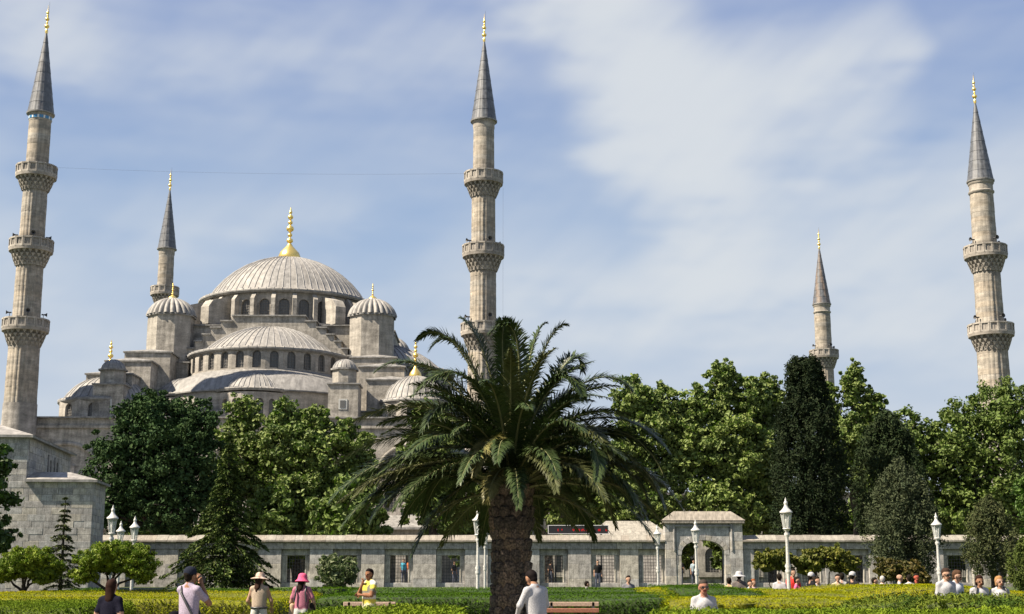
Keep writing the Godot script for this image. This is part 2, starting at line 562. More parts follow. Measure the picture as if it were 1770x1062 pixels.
# a mass of masonry with a slightly sloping lead top
func mass(parent: Node, called: String, x0: float, x1: float, z0: float, z1: float, y0: float, y1: float, fall := 0.3, m: Material = null, lip := 0.16):
	var b := MB.new()
	b.box(Vector3((x0 + x1) / 2, (y0 + y1) / 2, (z0 + z1) / 2), Vector3(x1 - x0, y1 - y0, z1 - z0))
	var o := build(b, called, parent, m if m else M.stone)
	var t := MB.new()
	var p := [Vector3(x0 - lip, y1, z0 - lip), Vector3(x1 + lip, y1, z0 - lip), Vector3(x1 + lip, y1, z1 + lip), Vector3(x0 - lip, y1, z1 + lip)]
	var u := Vector3(0, 0.16, 0)
	for k in 4:
		t.quad(p[(k + 1) % 4], p[k], p[k] + u, p[(k + 1) % 4] + u)
	t.quad(p[3], p[2], p[1], p[0])
	build(t, "roof_edge", o, M.lead_edge)
	var l := MB.new()
	var cx := Vector3((x0 + x1) / 2, y1 + 0.16 + fall, (z0 + z1) / 2)
	for k in 4:
		l.tri(p[(k + 1) % 4] + u, p[k] + u, cx)
	build(l, "lead_roof", o, M.lead1)
	return o

func mosque():
	var o := thing("mosque", "great grey stone mosque with cascading lead domes and gilded finials", "mosque", Vector3(-29.9, 0, -179.8), 0.012)
	# body
	mass(o, "prayer_hall_wall", -23.4, 23.6, -30.5, 30.5, 0.6, 19.15, 1.4, M.stone, 0.35)
	mass(o, "upper_storey", -21.0, 21.0, -26.0, 26.0, 19.2, 20.4, 1.0)
	var band := MB.new()
	band.box(Vector3(0.1, 18.2, 30.6), Vector3(47.0, 0.28, 0.3))
	build(band, "string_course", o, M.stone)
	# tall blind arches with windows along the front wall
	for k in 5:
		var x := -18.8 + k * 9.4
		var f := MB.new()
		f.col = Color(0.63, 0.57, 0.48)
		var rows := []
		for q in [[3.9, 0.0], [3.9, 0.22], [4.25, 0.22], [4.25, 0.0]]:
			var row := []
			for j in 25:
				var a := PI - PI * j / 24
				row.append(Vector3(x + q[0] * cos(a), 12.4 + q[0] * sin(a) * 0.98, 30.5 + q[1]))
			rows.append(row)
		rows.reverse()
		f.grid(rows)
		build(f, "blind_arch", o, M.stone_v)
		for j in 3:
			var w := bay_mesh(2.3, 4.6, 1.3, 0.5, 3.4 if j == 1 else 2.8, 0.3, Color(0.60, 0.54, 0.46)).done(M.stone_v)
			var g := pane_mesh(1.3, 3.4 if j == 1 else 2.8)
			var at := Vector3(x + (j - 1) * 2.35, 9.4 if j == 1 else 8.6, 30.8)
			var wn := put(w, "window", o, null, at)
			put(g[0], "pane", wn, M.window, Vector3(0, 0.5, -0.25))
			put(g[1], "grille", wn, M.grille_stone, Vector3(0, 0.5, -0.25))
	# low gallery with a row of arches on columns along the foot of the side
	var gal := holder("side_gallery", o, Vector3(0, 0.8, 36.0))
	var bay := bay_mesh(3.6, 6.2, 2.6, 0.02, 5.0, 0.6, Color(0.60, 0.55, 0.48)).done(M.stone_v)
	for k in 12:
		put(bay, "arch_bay", gal, null, Vector3(-19.8 + k * 3.6, 0, 0))
	var groof := MB.new()
	groof.quad(Vector3(-21.9, 6.2, 0.7), Vector3(21.9, 6.2, 0.7), Vector3(21.9, 8.0, -5.5), Vector3(-21.9, 8.0, -5.5))
	groof.box(Vector3(0, 6.3, 0.35), Vector3(43.8, 0.2, 0.6))
	build(groof, "lead_roof", gal, M.lead1)
	# the square that carries the main dome
	mass(o, "dome_base", -12.6, 12.6, -12.6, 12.6, 20.0, 32.7, 0.4, M.stone, 0.3)
	for side in 4:
		half_dome(o, side)
	# main drum, dome and buttresses
	var d := drum(o, "main_drum", Vector3(0, 33.1, 0), 11.0, 4.45, 28, 0.0, TAU, 1.35, 0.45, 3.0, 0.95)
	var sill := MB.new()
	sill.lathe([[13.3, 32.95], [13.3, 33.25], [13.3, 33.25], [11.6, 33.5]], 56)
	build(sill, "drum_ledge", o, M.lead1)
	dome(o, "main_dome", Vector3(0, 37.95, 0), 10.5, 6.25, 72, 0.0, TAU, 0.0, 1.1)
	var mf := holder("main_finial", o, Vector3(0, 44.3, 0))
	finial(mf, Vector3(0, -0.1, 0), 7.2, 1.45)
	for k in 4:
		for j in [-1, 1]:
			var a: float = PI / 4 + k * PI / 2 + j * 0.17
			var b := MB.new()
			var w := 0.7
			var P := [[10.9, 0.0], [14.6, 0.0], [14.6, 2.2], [13.9, 3.1], [10.9, 4.0]]
			for q in range(1, 4):
				b.tri(Vector3(w, P[0][1], P[0][0]), Vector3(w, P[q + 1][1], P[q + 1][0]), Vector3(w, P[q][1], P[q][0]))
				b.tri(Vector3(-w, P[0][1], P[0][0]), Vector3(-w, P[q][1], P[q][0]), Vector3(-w, P[q + 1][1], P[q + 1][0]))
			for q in range(1, 4):
				b.quad(Vector3(-w, P[q][1], P[q][0]), Vector3(w, P[q][1], P[q][0]), Vector3(w, P[q + 1][1], P[q + 1][0]), Vector3(-w, P[q + 1][1], P[q + 1][0]))
			build(b, "flying_buttress", o, M.stone, Vector3(0, 33.1, 0), a)
	# weight towers at the corners of the dome square
	for q in [[-12.2, 13.2], [12.5, 13.2], [-12.2, -13.2], [12.5, -13.2]]:
		tower(o, "weight_tower", Vector3(q[0], 27.6, q[1]), 2.85, 6.05, 2.3, 24, 2.2, 0.0, 0.13)
		mass(o, "tower_foot", q[0] - 3.0, q[0] + 3.0, q[1] - 3.0, q[1] + 3.0, 19.0, 27.5, 0.15)
	# corner domes
	for q in [[-16.3, 24.2, 4.7], [18.6, 25.0, 3.4], [-17.0, -24.4, 4.8], [17.3, -24.4, 4.4]]:
		drum(o, "corner_drum", Vector3(q[0], 19.1, q[1]), q[2] + 0.5, 2.4, 10, 0.3, TAU + 0.3, 1.2, 0.2, 1.75)
		dome(o, "corner_dome", Vector3(q[0], 21.8, q[1]), q[2] + 0.15, 2.85, 32, 0.0, TAU, 0.0, 0.55)
		var cf := holder("corner_finial", o, Vector3(q[0], 24.5, q[1]))
		finial(cf, Vector3.ZERO, 4.4, 0.7)
	# stepped flanks between the weight towers and the small turrets
	for s in [-1.0, 1.0]:
		for q in [[10.6, 16.0, 15.5, 19.5, 28.2], [12.0, 17.2, 19.0, 22.8, 26.6], [13.2, 18.4, 22.4, 26.0, 24.6]]:
			var x0: float = minf(s * q[0], s * q[1])
			mass(o, "stepped_flank", x0, x0 + q[1] - q[0], q[2], q[3], 18.6, q[4] - (0.0 if s < 0 else 0.6), 0.6)
	for q in [[-15.0, 27.4], [10.9, 28.0]]:
		mass(o, "turret_block", q[0] - 1.55, q[0] + 1.75, q[1] - 1.6, q[1] + 1.9, 18.0, 23.0, 0.2)
		tower(o, "small_turret", Vector3(q[0], 23.1, q[1]), 1.4, 1.75, 1.1, 16, 0.0, 0.0, 0.01)
		var fr := MB.new()
		fr.box(Vector3(q[0] + 0.1, 20.8, q[1] + 1.92), Vector3(0.95, 1.15, 0.08))
		var fo := build(fr, "window_surround", o, M.white_iron)
		var wp := MB.new()
		wp.box(Vector3(q[0] + 0.1, 20.8, q[1] + 1.98), Vector3(0.6, 0.82, 0.03))
		build(wp, "pane", fo, M.window)
	return o

func half_dome(o: Node3D, side: int):
	var called: String = "semi_dome"
	var s := holder(called, o, Vector3.ZERO, side * PI / 2)
	# pieces of the side, all turned with it; the half dome's centre lies on the dome square's face
	var cz := 12.4
	drum(o, "semi_drum", Vector3(0, 25.75, 0) + Vector3(0, 0, cz).rotated(Vector3.UP, side * PI / 2), 9.6, 2.85, 30, -PI / 2 + side * PI / 2, PI / 2 + side * PI / 2, 1.0, 0.35, 2.0)
	var prof := cap_profile(8.4, 3.75)
	prof.push_front([9.95, -0.16]); prof.push_front([9.95, -0.3])
	var g := gore_mesh(prof, 60, 0.0)
	for k in 30:
		var a := -PI / 2 + PI * (k + 0.5) / 30
		put(g[0], "lead_panel", s, M["lead%d" % ((k * 5 + k / 4) % 3)], Vector3(0, 28.75, cz), a)
		put(g[1], "lead_seam", s, M.lead_seam, Vector3(0, 28.75, cz), a)
	var rim := MB.new()
	rim.lathe([[9.2, -0.6], [9.8, -0.6], [9.8, -0.6], [9.98, -0.42], [9.98, -0.42], [9.98, -0.26], [9.98, -0.26], [9.7, -0.2]], 40, Vector3(0, 28.75, cz), 0.0, -PI / 2, PI / 2)
	build(rim, "cornice", s, M.lead_edge)
	# lead skirt below the drum
	var sk := MB.new()
	sk.lathe([[13.6, 22.9], [13.6, 23.05], [13.6, 23.05], [12.2, 24.7], [9.55, 25.95]], 40, Vector3(0, 0, cz), 0.0, -PI / 2, PI / 2)
	build(sk, "lead_skirt", s, M.lead1)
	var wall := MB.new()
	wall.lathe([[13.3, 16.0], [13.3, 22.92]], 40, Vector3(0, 0, cz), 0.0, -PI / 2, PI / 2)
	build(wall, "apse_wall", s, M.stone)
	# three apses with half domes of their own
	for k in 3:
		var a := (k - 1) * 1.02
		var c := Vector3(0, 0, cz) + Vector3(sin(a), 0, cos(a)) * 10.2
		var turned := Transform3D(Basis(), c)
		var ap := cap_profile(4.0, 2.2)
		ap.push_front([4.75, -0.12]); ap.push_front([4.75, -0.25])
		var gm := gore_mesh(ap, 40, 0.0)
		for j in 26:
			var q := a - 2.04 + TAU * (j + 0.5) / 40
			put(gm[0], "apse_lead_panel", s, M["lead%d" % ((j * 5) % 3)], c + Vector3(0, 23.2, 0), q)
			put(gm[1], "apse_lead_seam", s, M.lead_seam, c + Vector3(0, 23.2, 0), q)
		var e := MB.new()
		e.lathe([[4.2, -0.45], [4.7, -0.45], [4.7, -0.45], [4.8, -0.2], [4.8, -0.2], [4.6, -0.12]], 28, c + Vector3(0, 23.2, 0), 0.0, a - 2.0, a + 2.0)
		build(e, "apse_cornice", s, M.lead_edge)
		var aw := bay_mesh(1.43, 4.6, 0.8, 2.0, 1.9, 0.45, Color(0.60, 0.545, 0.46)).done(M.stone_v)
		var gp := pane_mesh(0.8, 1.9)
		for j in 13:
			var q := a - 2.04 + TAU * (j + 0.5) / 20
			var dd := Vector3(sin(q), 0, cos(q))
			put(aw, "apse_bay", s, null, c + dd * 4.5 + Vector3(0, 18.0, 0), q)
			put(gp[0], "apse_pane", s, M.window, c + dd * 4.2 + Vector3(0, 20.0, 0), q)
	# the stepped extrados of the great arch
	for sx in [-1.0, 1.0]:
		for q in [[0.0, 4.4, 33.55], [4.4, 5.8, 32.9], [5.8, 7.0, 32.1], [7.0, 8.0, 31.25], [8.0, 8.9, 30.4], [8.9, 9.7, 29.5], [9.7, 10.4, 28.6]]:
			var b := MB.new()
			var w: float = q[1] - q[0]
			b.box(Vector3(sx * (q[0] + q[1]) / 2, (26.0 + q[2]) / 2, cz + 0.95), Vector3(w, q[2] - 26.0, 2.3))
			var st := build(b, "arch_step", s, M.stone)
			var l := MB.new()
			l.box(Vector3(sx * (q[0] + q[1] + 0.12) / 2, q[2] + 0.09, cz + 1.02), Vector3(w + 0.14, 0.18, 2.6))
			build(l, "step_capping", st, M.lead_edge)

# ---- minarets ---------------------------------------------------------------------------------------------------------
func shaft_part(parent: Node, r0: float, r1: float, y0: float, y1: float, flutes: int, depth: float, rng: RandomNumberGenerator, called := "shaft"):
	var b := MB.new()
	var n := flutes * 3
	var courses := maxi(1, int((y1 - y0) / 0.55))
	var rows := []
	var cols := []
	for k in courses:
		var tone := rng.randf_range(0.9, 1.08)
		var warm := rng.randf_range(-0.02, 0.02)
		var off := rng.randf_range(-0.012, 0.012)
		var crow := []
		for j in n + 1:
			var t := tone * (0.9 + 0.2 * fposmod(sin(floorf((j % n) / 4.0) * 12.9898 + k * 78.233) * 43758.5, 1.0))
			crow.append(Color(0.60 * t + warm, 0.535 * t, 0.445 * t - warm))
		for e in 2:
			var t := (k + e) / float(courses)
			var r := lerpf(r0, r1, t) + off
			var row := []
			for j in n + 1:
				var a := TAU * j / n
				var rr: float = r * (1.0 - depth * [0.0, 0.75, 0.75][j % 3])
				row.append(Vector3(rr * sin(a), lerpf(y0, y1, t), rr * cos(a)))
			rows.append(row)
			cols.append(crow)
	b.grid(rows, cols, true)
	return build(b, called, parent, M.minaret)

func balcony(parent: Node, y: float, rs: float, rb: float, drop: float, rng: RandomNumberGenerator):
	# parapet of 16 framed slabs round a floor, carried on tiers of small corbels
	var o := holder("balcony", parent, Vector3(0, y, 0))
	var h := 1.1
	var n := 16
	var f := MB.new()
	f.col = Color(0.56, 0.50, 0.42)
	f.lathe([[rs - 0.1, -h - 0.3], [rb + 0.1, -h - 0.3], [rb + 0.1, -h - 0.3], [rb + 0.14, -h], [rb + 0.14, -h], [rs - 0.1, -h]], 32)
	build(f, "balcony_floor", o, M.stone_v)
	var w := 2 * rb * tan(PI / n)
	var p := MB.new()
	p.col = Color(0.58, 0.52, 0.44)
	p.box(Vector3(0, -h / 2, -0.02), Vector3(w - 0.06, h - 0.1, 0.06))
	p.col = Color(0.64, 0.58, 0.49)
	for q in [[-w / 2 + 0.07, 0.14, h], [w / 2 - 0.07, 0.14, h]]:
		p.box(Vector3(q[0], -h / 2, 0.03), Vector3(q[1], q[2], 0.16))
	p.box(Vector3(0, -0.08, 0.03), Vector3(w, 0.17, 0.2)); p.box(Vector3(0, -h + 0.1, 0.03), Vector3(w, 0.2, 0.18))
	p.box(Vector3(0, -h / 2, 0.02), Vector3(0.05, h - 0.3, 0.06))
	var pm := p.done(M.stone_v)
	for k in n:
		var a := TAU * k / n
		put(pm, "parapet_panel", o, null, Vector3(sin(a), 0, cos(a)) * rb, a)
	var cb := MB.new()
	var tiers := 4
	for t in tiers:
		var u := t / float(tiers)
		var r := lerpf(rs + 0.05, rb - 0.12, pow((t + 1.0) / tiers, 0.8))
		var y0 := -h - 0.3 - drop * (1.0 - u)
		var y1 := y0 + drop / tiers
		cb.col = Color(0.54, 0.485, 0.41)
		cb.lathe([[lerpf(rs, r, 0.35), y0], [lerpf(rs, r, 0.55), y1]], 32)
		var m := 20
		for k in m:
			var a := TAU * (k + 0.5 * (t % 2)) / m
			var tf := Transform3D(Basis(Vector3.UP, a), Vector3(sin(a), 0, cos(a)) * (r - 0.12))
			var cw := TAU * r / m * 0.62
			cb.col = Color(0.60, 0.54, 0.45) * rng.randf_range(0.85, 1.08)
			var q := [Vector3(-cw / 2, y1, 0.16), Vector3(cw / 2, y1, 0.16), Vector3(cw / 2, y1, -0.4), Vector3(-cw / 2, y1, -0.4), Vector3(0, y0, 0.02)]
			for i in 4:
				cb.tri(tf * q[(i + 1) % 4], tf * q[i], tf * q[4])
			cb.quad(tf * q[0], tf * q[1], tf * q[2], tf * q[3])
	build(cb, "corbels", o, M.stone_v)

func loudspeaker(parent: Node, at: Vector3, turn: float):
	var b := MB.new()
	b.lathe([[0.0, -0.3], [0.08, -0.3], [0.08, -0.12], [0.06, -0.08], [0.11, 0.12], [0.23, 0.27], [0.24, 0.28], [0.07, 0.08]], 12)
	for k in b.v.size():  # the horn lies on its side and looks outwards
		var p := b.v[k]
		b.v[k] = Vector3(p.x, -p.z, p.y)
		var q := b.n[k]
		b.n[k] = Vector3(q.x, -q.z, q.y)
	b.col = Color(0.3, 0.3, 0.3)
	b.box(Vector3(0, -0.35, -0.1), Vector3(0.06, 0.7, 0.06))
	build(b, "loudspeaker", parent, M.iron, at, turn)

func minaret(label: String, at: Vector3, three: bool, seed_: int, rust := false, tiles := false):
	var o := thing("minaret", label, "minaret", at, 0.15 * seed_, "minarets of the mosque")
	var rng := RandomNumberGenerator.new()
	rng.seed = seed_
	var low := 1.65
	# base and transition
	var base := MB.new()
	base.col = Color(0.53, 0.49, 0.43)
	base.lathe([[2.2, 0.0], [2.2, 13.0], [2.2, 13.0], [2.0, 15.0], [1.85, 17.5], [1.8, 20.5]], 16)
	build(base, "minaret_base", o, M.stone_v)
	shaft_part(o, 1.72, low, 20.5, 27.0, 20, 0.1, rng)
	balcony(o, 29.75, 1.55, 2.34, 1.6, rng)
	shaft_part(o, 1.5, 1.44, 27.0, 36.2, 20, 0.095, rng)
	balcony(o, 38.68, 1.42, 2.22, 1.6, rng)
	var top := 46.25
	if three:
		shaft_part(o, 1.38, 1.32, 36.2, 44.6, 20, 0.085, rng)
		balcony(o, 47.16, 1.3, 2.08, 1.5, rng)
		shaft_part(o, 1.26, 1.2, 44.6, 53.0, 12, 0.03, rng, "upper_shaft")
		top = 53.25
	else:
		shaft_part(o, 1.36, 1.28, 36.2, 46.0, 12, 0.03, rng, "upper_shaft")
	var col := MB.new()
	col.col = Color(0.60, 0.54, 0.45)
	var t := top
	if not three:
		col.lathe([[1.28, t - 1.5], [1.42, t - 1.35], [1.42, t - 1.2], [1.42, t - 1.2], [1.3, t - 1.1], [1.3, t - 1.1], [1.3, t - 0.45], [1.3, t - 0.45], [1.42, t - 0.3], [1.42, t - 0.05]], 32)
	else:
		col.lathe([[1.2, t - 0.9], [1.24, t - 0.75], [1.24, t - 0.3], [1.34, t - 0.1], [1.34, t]], 32)
	build(col, "collar", o, M.stone_v)
	if tiles:
		for k in 36:
			var a := TAU * k / 36
			block("glazed_tile", o, M.tile_blue if k % 3 else M.tile_white, Vector3(sin(a) * 1.255, t - 0.52, cos(a) * 1.255), Vector3(0.19, 0.34, 0.05), a, 0.01)
	# lead spire with standing seams and lapped courses
	var h := 9.75 if three else 9.4
	var s := MB.new()
	var rows := []
	var cols := []
	var n := 48
	var laps := 8
	for k in laps:
		for e in 2:
			var u := (k + e) / float(laps)
			var r := lerpf(1.42, 0.10, u) + 0.025 * (1 - e)
			var row := []
			var crow := []
			for j in n + 1:
				var a := TAU * j / n
				var rr := r * (1.0 + (0.035 if j % 3 == 0 else 0.0))
				row.append(Vector3(rr * sin(a), t + h * u, rr * cos(a)))
				var tt := (0.88 + 0.24 * fposmod(sin(floorf((j % n) / 3.0) * 41.3 + k * 7.7) * 4375.5, 1.0))
				var cc := Color(0.125, 0.133, 0.148) * tt
				if rust:
					cc = cc.lerp(Color(0.25, 0.18, 0.13), clampf(0.35 + 0.5 * sin(j * 0.7 + k), 0, 0.8))
				crow.append(cc)
			rows.append(row); cols.append(crow)
	s.grid(rows, cols, true)
	build(s, "lead_spire", o, M.spire)
	var ev := MB.new()
	ev.lathe([[1.2, t - 0.05], [1.52, t - 0.05], [1.52, t - 0.05], [1.54, t + 0.1], [1.54, t + 0.1], [1.4, t + 0.16]], 32)
	build(ev, "spire_eave", o, M.lead_edge)
	var fin := MB.new()
	var p := []
	var y := t + h - 0.15
	p.append([0.10, y])
	for q in [[0.17, 0.35], [0.28, 0.24], [0.13, 0.18], [0.24, 0.22], [0.12, 0.16], [0.17, 0.18]]:
		for j in 7:
			var a := -PI / 2 + PI * j / 6
			p.append([maxf(0.085, q[0] * cos(a)), y + q[1] + q[1] * sin(a)])
		y += q[1] * 2 + 0.03
	p.append([0.04, y + 0.1]); p.append([0.012, y + 0.75])
	fin.lathe(p, 12)
	build(fin, "finial", o, M.gold)
	var rod := MB.new()
	rod.tube([Vector3(0.12, y - 1.0, 0), Vector3(0.14, y + 1.1, 0)], [0.018, 0.012], 5)
	build(rod, "lightning_rod", o, M.iron)
	for q in ([[31.0, 1.6], [39.7, 1.5]] if three else [[31.0, 1.6], [39.9, 1.5]]):
		for k in 4:
			var a := 0.4 + k * TAU / 4 - 0.15 * seed_
			loudspeaker(o, Vector3(sin(a) * (q[1] + 0.25), q[0] - 0.55, cos(a) * (q[1] + 0.25)), a)
	return o

# ---- plants -------------------------------------------------------------------------------------------------------------
func unit_dirs():
	var rng := RandomNumberGenerator.new()
	rng.seed = 77
	for k in 8192:
		var z := rng.randf_range(-1, 1)
		var a := rng.randf() * TAU
		var r := sqrt(1.0 - z * z)
		dirs.append(Vector3(r * cos(a), z, r * sin(a)))

# one clump: leaves spread through an ellipsoid, thicker towards its skin
func clump(b: MB, c: Vector3, r: Vector3, count: int, size: float, a: Color, e: Color, rng: RandomNumberGenerator, slim := 0.62):
	var tone := rng.randf_range(0.88, 1.13)
	var mixed := rng.randf()
	for k in count:
		var q := rng.randi()
		var d := dirs[q & 8191]
		var u := dirs[(q >> 13) & 8191]
		var p := c + d * r * pow(rng.randf(), 0.55)
		var n := (d + u * 0.9).normalized()
		var t := n.cross(dirs[(q >> 18) & 8191])
		if t.length_squared() < 0.01:
			continue
		t = t.normalized()
		var l := size * rng.randf_range(0.6, 1.25)
		var m := clampf(mixed * 0.5 + rng.randf() * 0.5, 0, 1)
		b.col = a.lerp(e, m) * (tone * rng.randf_range(0.82, 1.2))
		b.leaf(p, t * l, n.cross(t) * (l * slim), n * (l * 0.25))

func limb(b: MB, p: Vector3, q: Vector3, r0: float, r1: float, rng: RandomNumberGenerator, bend := 0.12):
	var l := p.distance_to(q)
	var pts := []
	var rad := []
	for k in 6:
		var t := k / 5.0
		var s := sin(t * PI) * l * bend
		pts.append(p.lerp(q, t) + Vector3(rng.randf_range(-1, 1), 0.5, rng.randf_range(-1, 1)) * s * 0.6)
		rad.append(lerpf(r0, r1, t))
	b.tube(pts, rad, 7)

# a broad tree: lobes are [x, y, z, rx, ry, rz] in metres from the foot
func tree(called: String, label: String, at: Vector3, lobes: Array, trunk: float, size: float, leaves: int, a: Color, e: Color, seed_: int, opt := {}) -> Node3D:
	var o := thing(called, label, "tree", at, 0.0, opt.get("group", "trees round the mosque"))
	var rng := RandomNumberGenerator.new()
	rng.seed = seed_
	var crown := MB.new()
	var wood := MB.new()
	var total := 0.0
	for l in lobes:
		total += l[3] * l[4] + l[4] * l[5] + l[3] * l[5]
	var fork: float = opt.get("fork", 0.45)
	var top: float = lobes[0][1]
	var f := Vector3(lobes[0][0] * 0.4, top * fork, lobes[0][2] * 0.4)
	limb(wood, Vector3(0, -0.3, 0), f, trunk, trunk * 0.72, rng, opt.get("bend", 0.03))
	var spread: float = opt.get("puff", 0.235)
	for l in lobes:
		var c := Vector3(l[0], l[1], l[2])
		var r := Vector3(l[3], l[4], l[5])
		limb(wood, f - Vector3(0, 0.2, 0), c, trunk * 0.55, trunk * 0.15, rng)
		var share: float = (l[3] * l[4] + l[4] * l[5] + l[3] * l[5]) / total * leaves
		var puffs: int = int(opt.get("puffs", 42) * 2.2)
		for k in puffs:
			var d := dirs[rng.randi() & 8191]
			var p := c + d * r * (rng.randf_range(0.5, 0.95) if k % 4 else rng.randf_range(0.85, 1.02))
			var pr: float = (l[3] + l[4] + l[5]) / 3.0 * spread * (rng.randf_range(0.55, 1.15) if k % 4 else rng.randf_range(0.3, 0.6))
			clump(crown, p, Vector3(pr * rng.randf_range(0.8, 1.3), pr * opt.get("flat", 0.75), pr * rng.randf_range(0.8, 1.3)), int(share / puffs * 0.85 * (1.0 if k % 4 else 0.5)), size, a, e, rng, opt.get("slim", 0.62))
			if k % 5 == 0:
				limb(wood, c, p, trunk * 0.16, 0.02, rng)
		clump(crown, c, r * 0.8, int(share * 0.15), size * 1.2, a, e, rng)
	build(wood, "trunk", o, M.get(opt.get("bark", "bark")))
	build(crown, "crown", o, M.get(opt.get("leafmat", "leaf")))
	return o

# columnar cypress: small upright clumps in a spindle
func cypress(called: String, label: String, at: Vector3, prof: Array, size: float, leaves: int, a: Color, e: Color, seed_: int, group := "trees round the mosque") -> Node3D:
	var o := thing(called, label, "tree", at, 0.0, group)
	var rng := RandomNumberGenerator.new()
	rng.seed = seed_
	var top: float = prof[-1][1]
	var wood := MB.new()
	limb(wood, Vector3(0, -0.3, 0), Vector3(0, top * 0.9, 0), 0.05 + top * 0.018, 0.03, rng, 0.0)
	var b := MB.new()
	var n := int(leaves / 60.0)
	for k in n:
		var y := lerpf(prof[0][1], top, pow(rng.randf(), 0.8))
		var r := 0.2
		for q in prof.size() - 1:
			if y >= prof[q][1] and y <= prof[q + 1][1]:
				r = lerpf(prof[q][0], prof[q + 1][0], (y - prof[q][1]) / (prof[q + 1][1] - prof[q][1]))
		var an := rng.randf() * TAU
		var rr := r * (rng.randf_range(0.6, 1.12) if k % 3 else rng.randf_range(0.1, 0.6))
		var c := Vector3(sin(an) * rr, y, cos(an) * rr)
		var pr := minf(0.75, 0.2 + r * 0.2) * rng.randf_range(0.6, 1.2)
		clump(b, c, Vector3(pr * 0.7, pr * 1.25, pr * 0.7), 60, size, a, e, rng, 0.4)
	build(wood, "trunk", o, M.bark)
	build(b, "crown", o, M.needle)
	return o

# cedar or young conifer: tiers of long drooping branches fringed with needles
func cedar(called: String, label: String, at: Vector3, h: float, r: float, tiers: int, per: int, size: float, dense: int, a: Color, e: Color, seed_: int, shape := 1.0, group := "") -> Node3D:
	var o := thing(called, label, "tree", at, 0.0, group)
	var rng := RandomNumberGenerator.new()
	rng.seed = seed_
	var wood := MB.new()
	limb(wood, Vector3(0, -0.3, 0), Vector3(0, h * 0.98, 0), h * 0.022, 0.015, rng, 0.004)
	var b := MB.new()
	for k in tiers:
		var t := (k + rng.randf() * 0.6) / tiers
		var y := h * lerpf(0.06, 0.99, t)
		var len_ := r * pow(1.0 - t, shape) + r * 0.05
		var n := maxi(3, int(per * (1.0 - t * 0.5)))
		for j in n:
			var an := TAU * j / n + k * 2.4 + rng.randf_range(-0.3, 0.3)
			var l := len_ * rng.randf_range(0.7, 1.15)
			var d := Vector3(sin(an), 0, cos(an))
			var p0 := Vector3(0, y, 0)
			var p1 := p0 + d * l * 0.55 + Vector3(0, l * 0.10, 0)
			var p2 := p0 + d * l + Vector3(0, -l * rng.randf_range(0.12, 0.34), 0)
			var pts := []
			for i in 7:
				var u := i / 6.0
				pts.append(p0.lerp(p1, u).lerp(p1.lerp(p2, u), u))
			wood.tube(pts, [0.012 * l + 0.01, 0.01 * l + 0.01, 0.014, 0.012, 0.01, 0.007, 0.004], 4)
			var side := d.cross(Vector3.UP)
			var tone := rng.randf_range(0.75, 1.25)
			for i in int(dense * (0.3 + l / r)):
				var u := pow(rng.randf(), 0.7)
				var c := p0.lerp(p1, u).lerp(p1.lerp(p2, u), u)
				var w := l * 0.26 * (1.0 - 0.75 * u) + 0.05
				var s := rng.randf_range(-1, 1)
				c += side * (s * w) + Vector3(0, -absf(s) * w * 0.35 + rng.randf_range(-0.5, 0.3) * size, 0)
				var dd := dirs[rng.randi() & 8191]
				var tt := (d * 0.7 + side * s * 0.9 + dd * 0.55 + Vector3(0, -0.25, 0)).normalized()
				var nn := (Vector3.UP + dd * 0.8).normalized()
				var ll := size * rng.randf_range(0.6, 1.3)
				b.col = a.lerp(e, rng.randf()) * (tone * rng.randf_range(0.75, 1.2))
				b.leaf(c, tt * ll, nn.cross(tt).normalized() * (ll * 0.34), nn * (ll * 0.12))
	build(wood, "trunk", o, M.bark)
	build(b, "crown", o, M.needle)
	return o

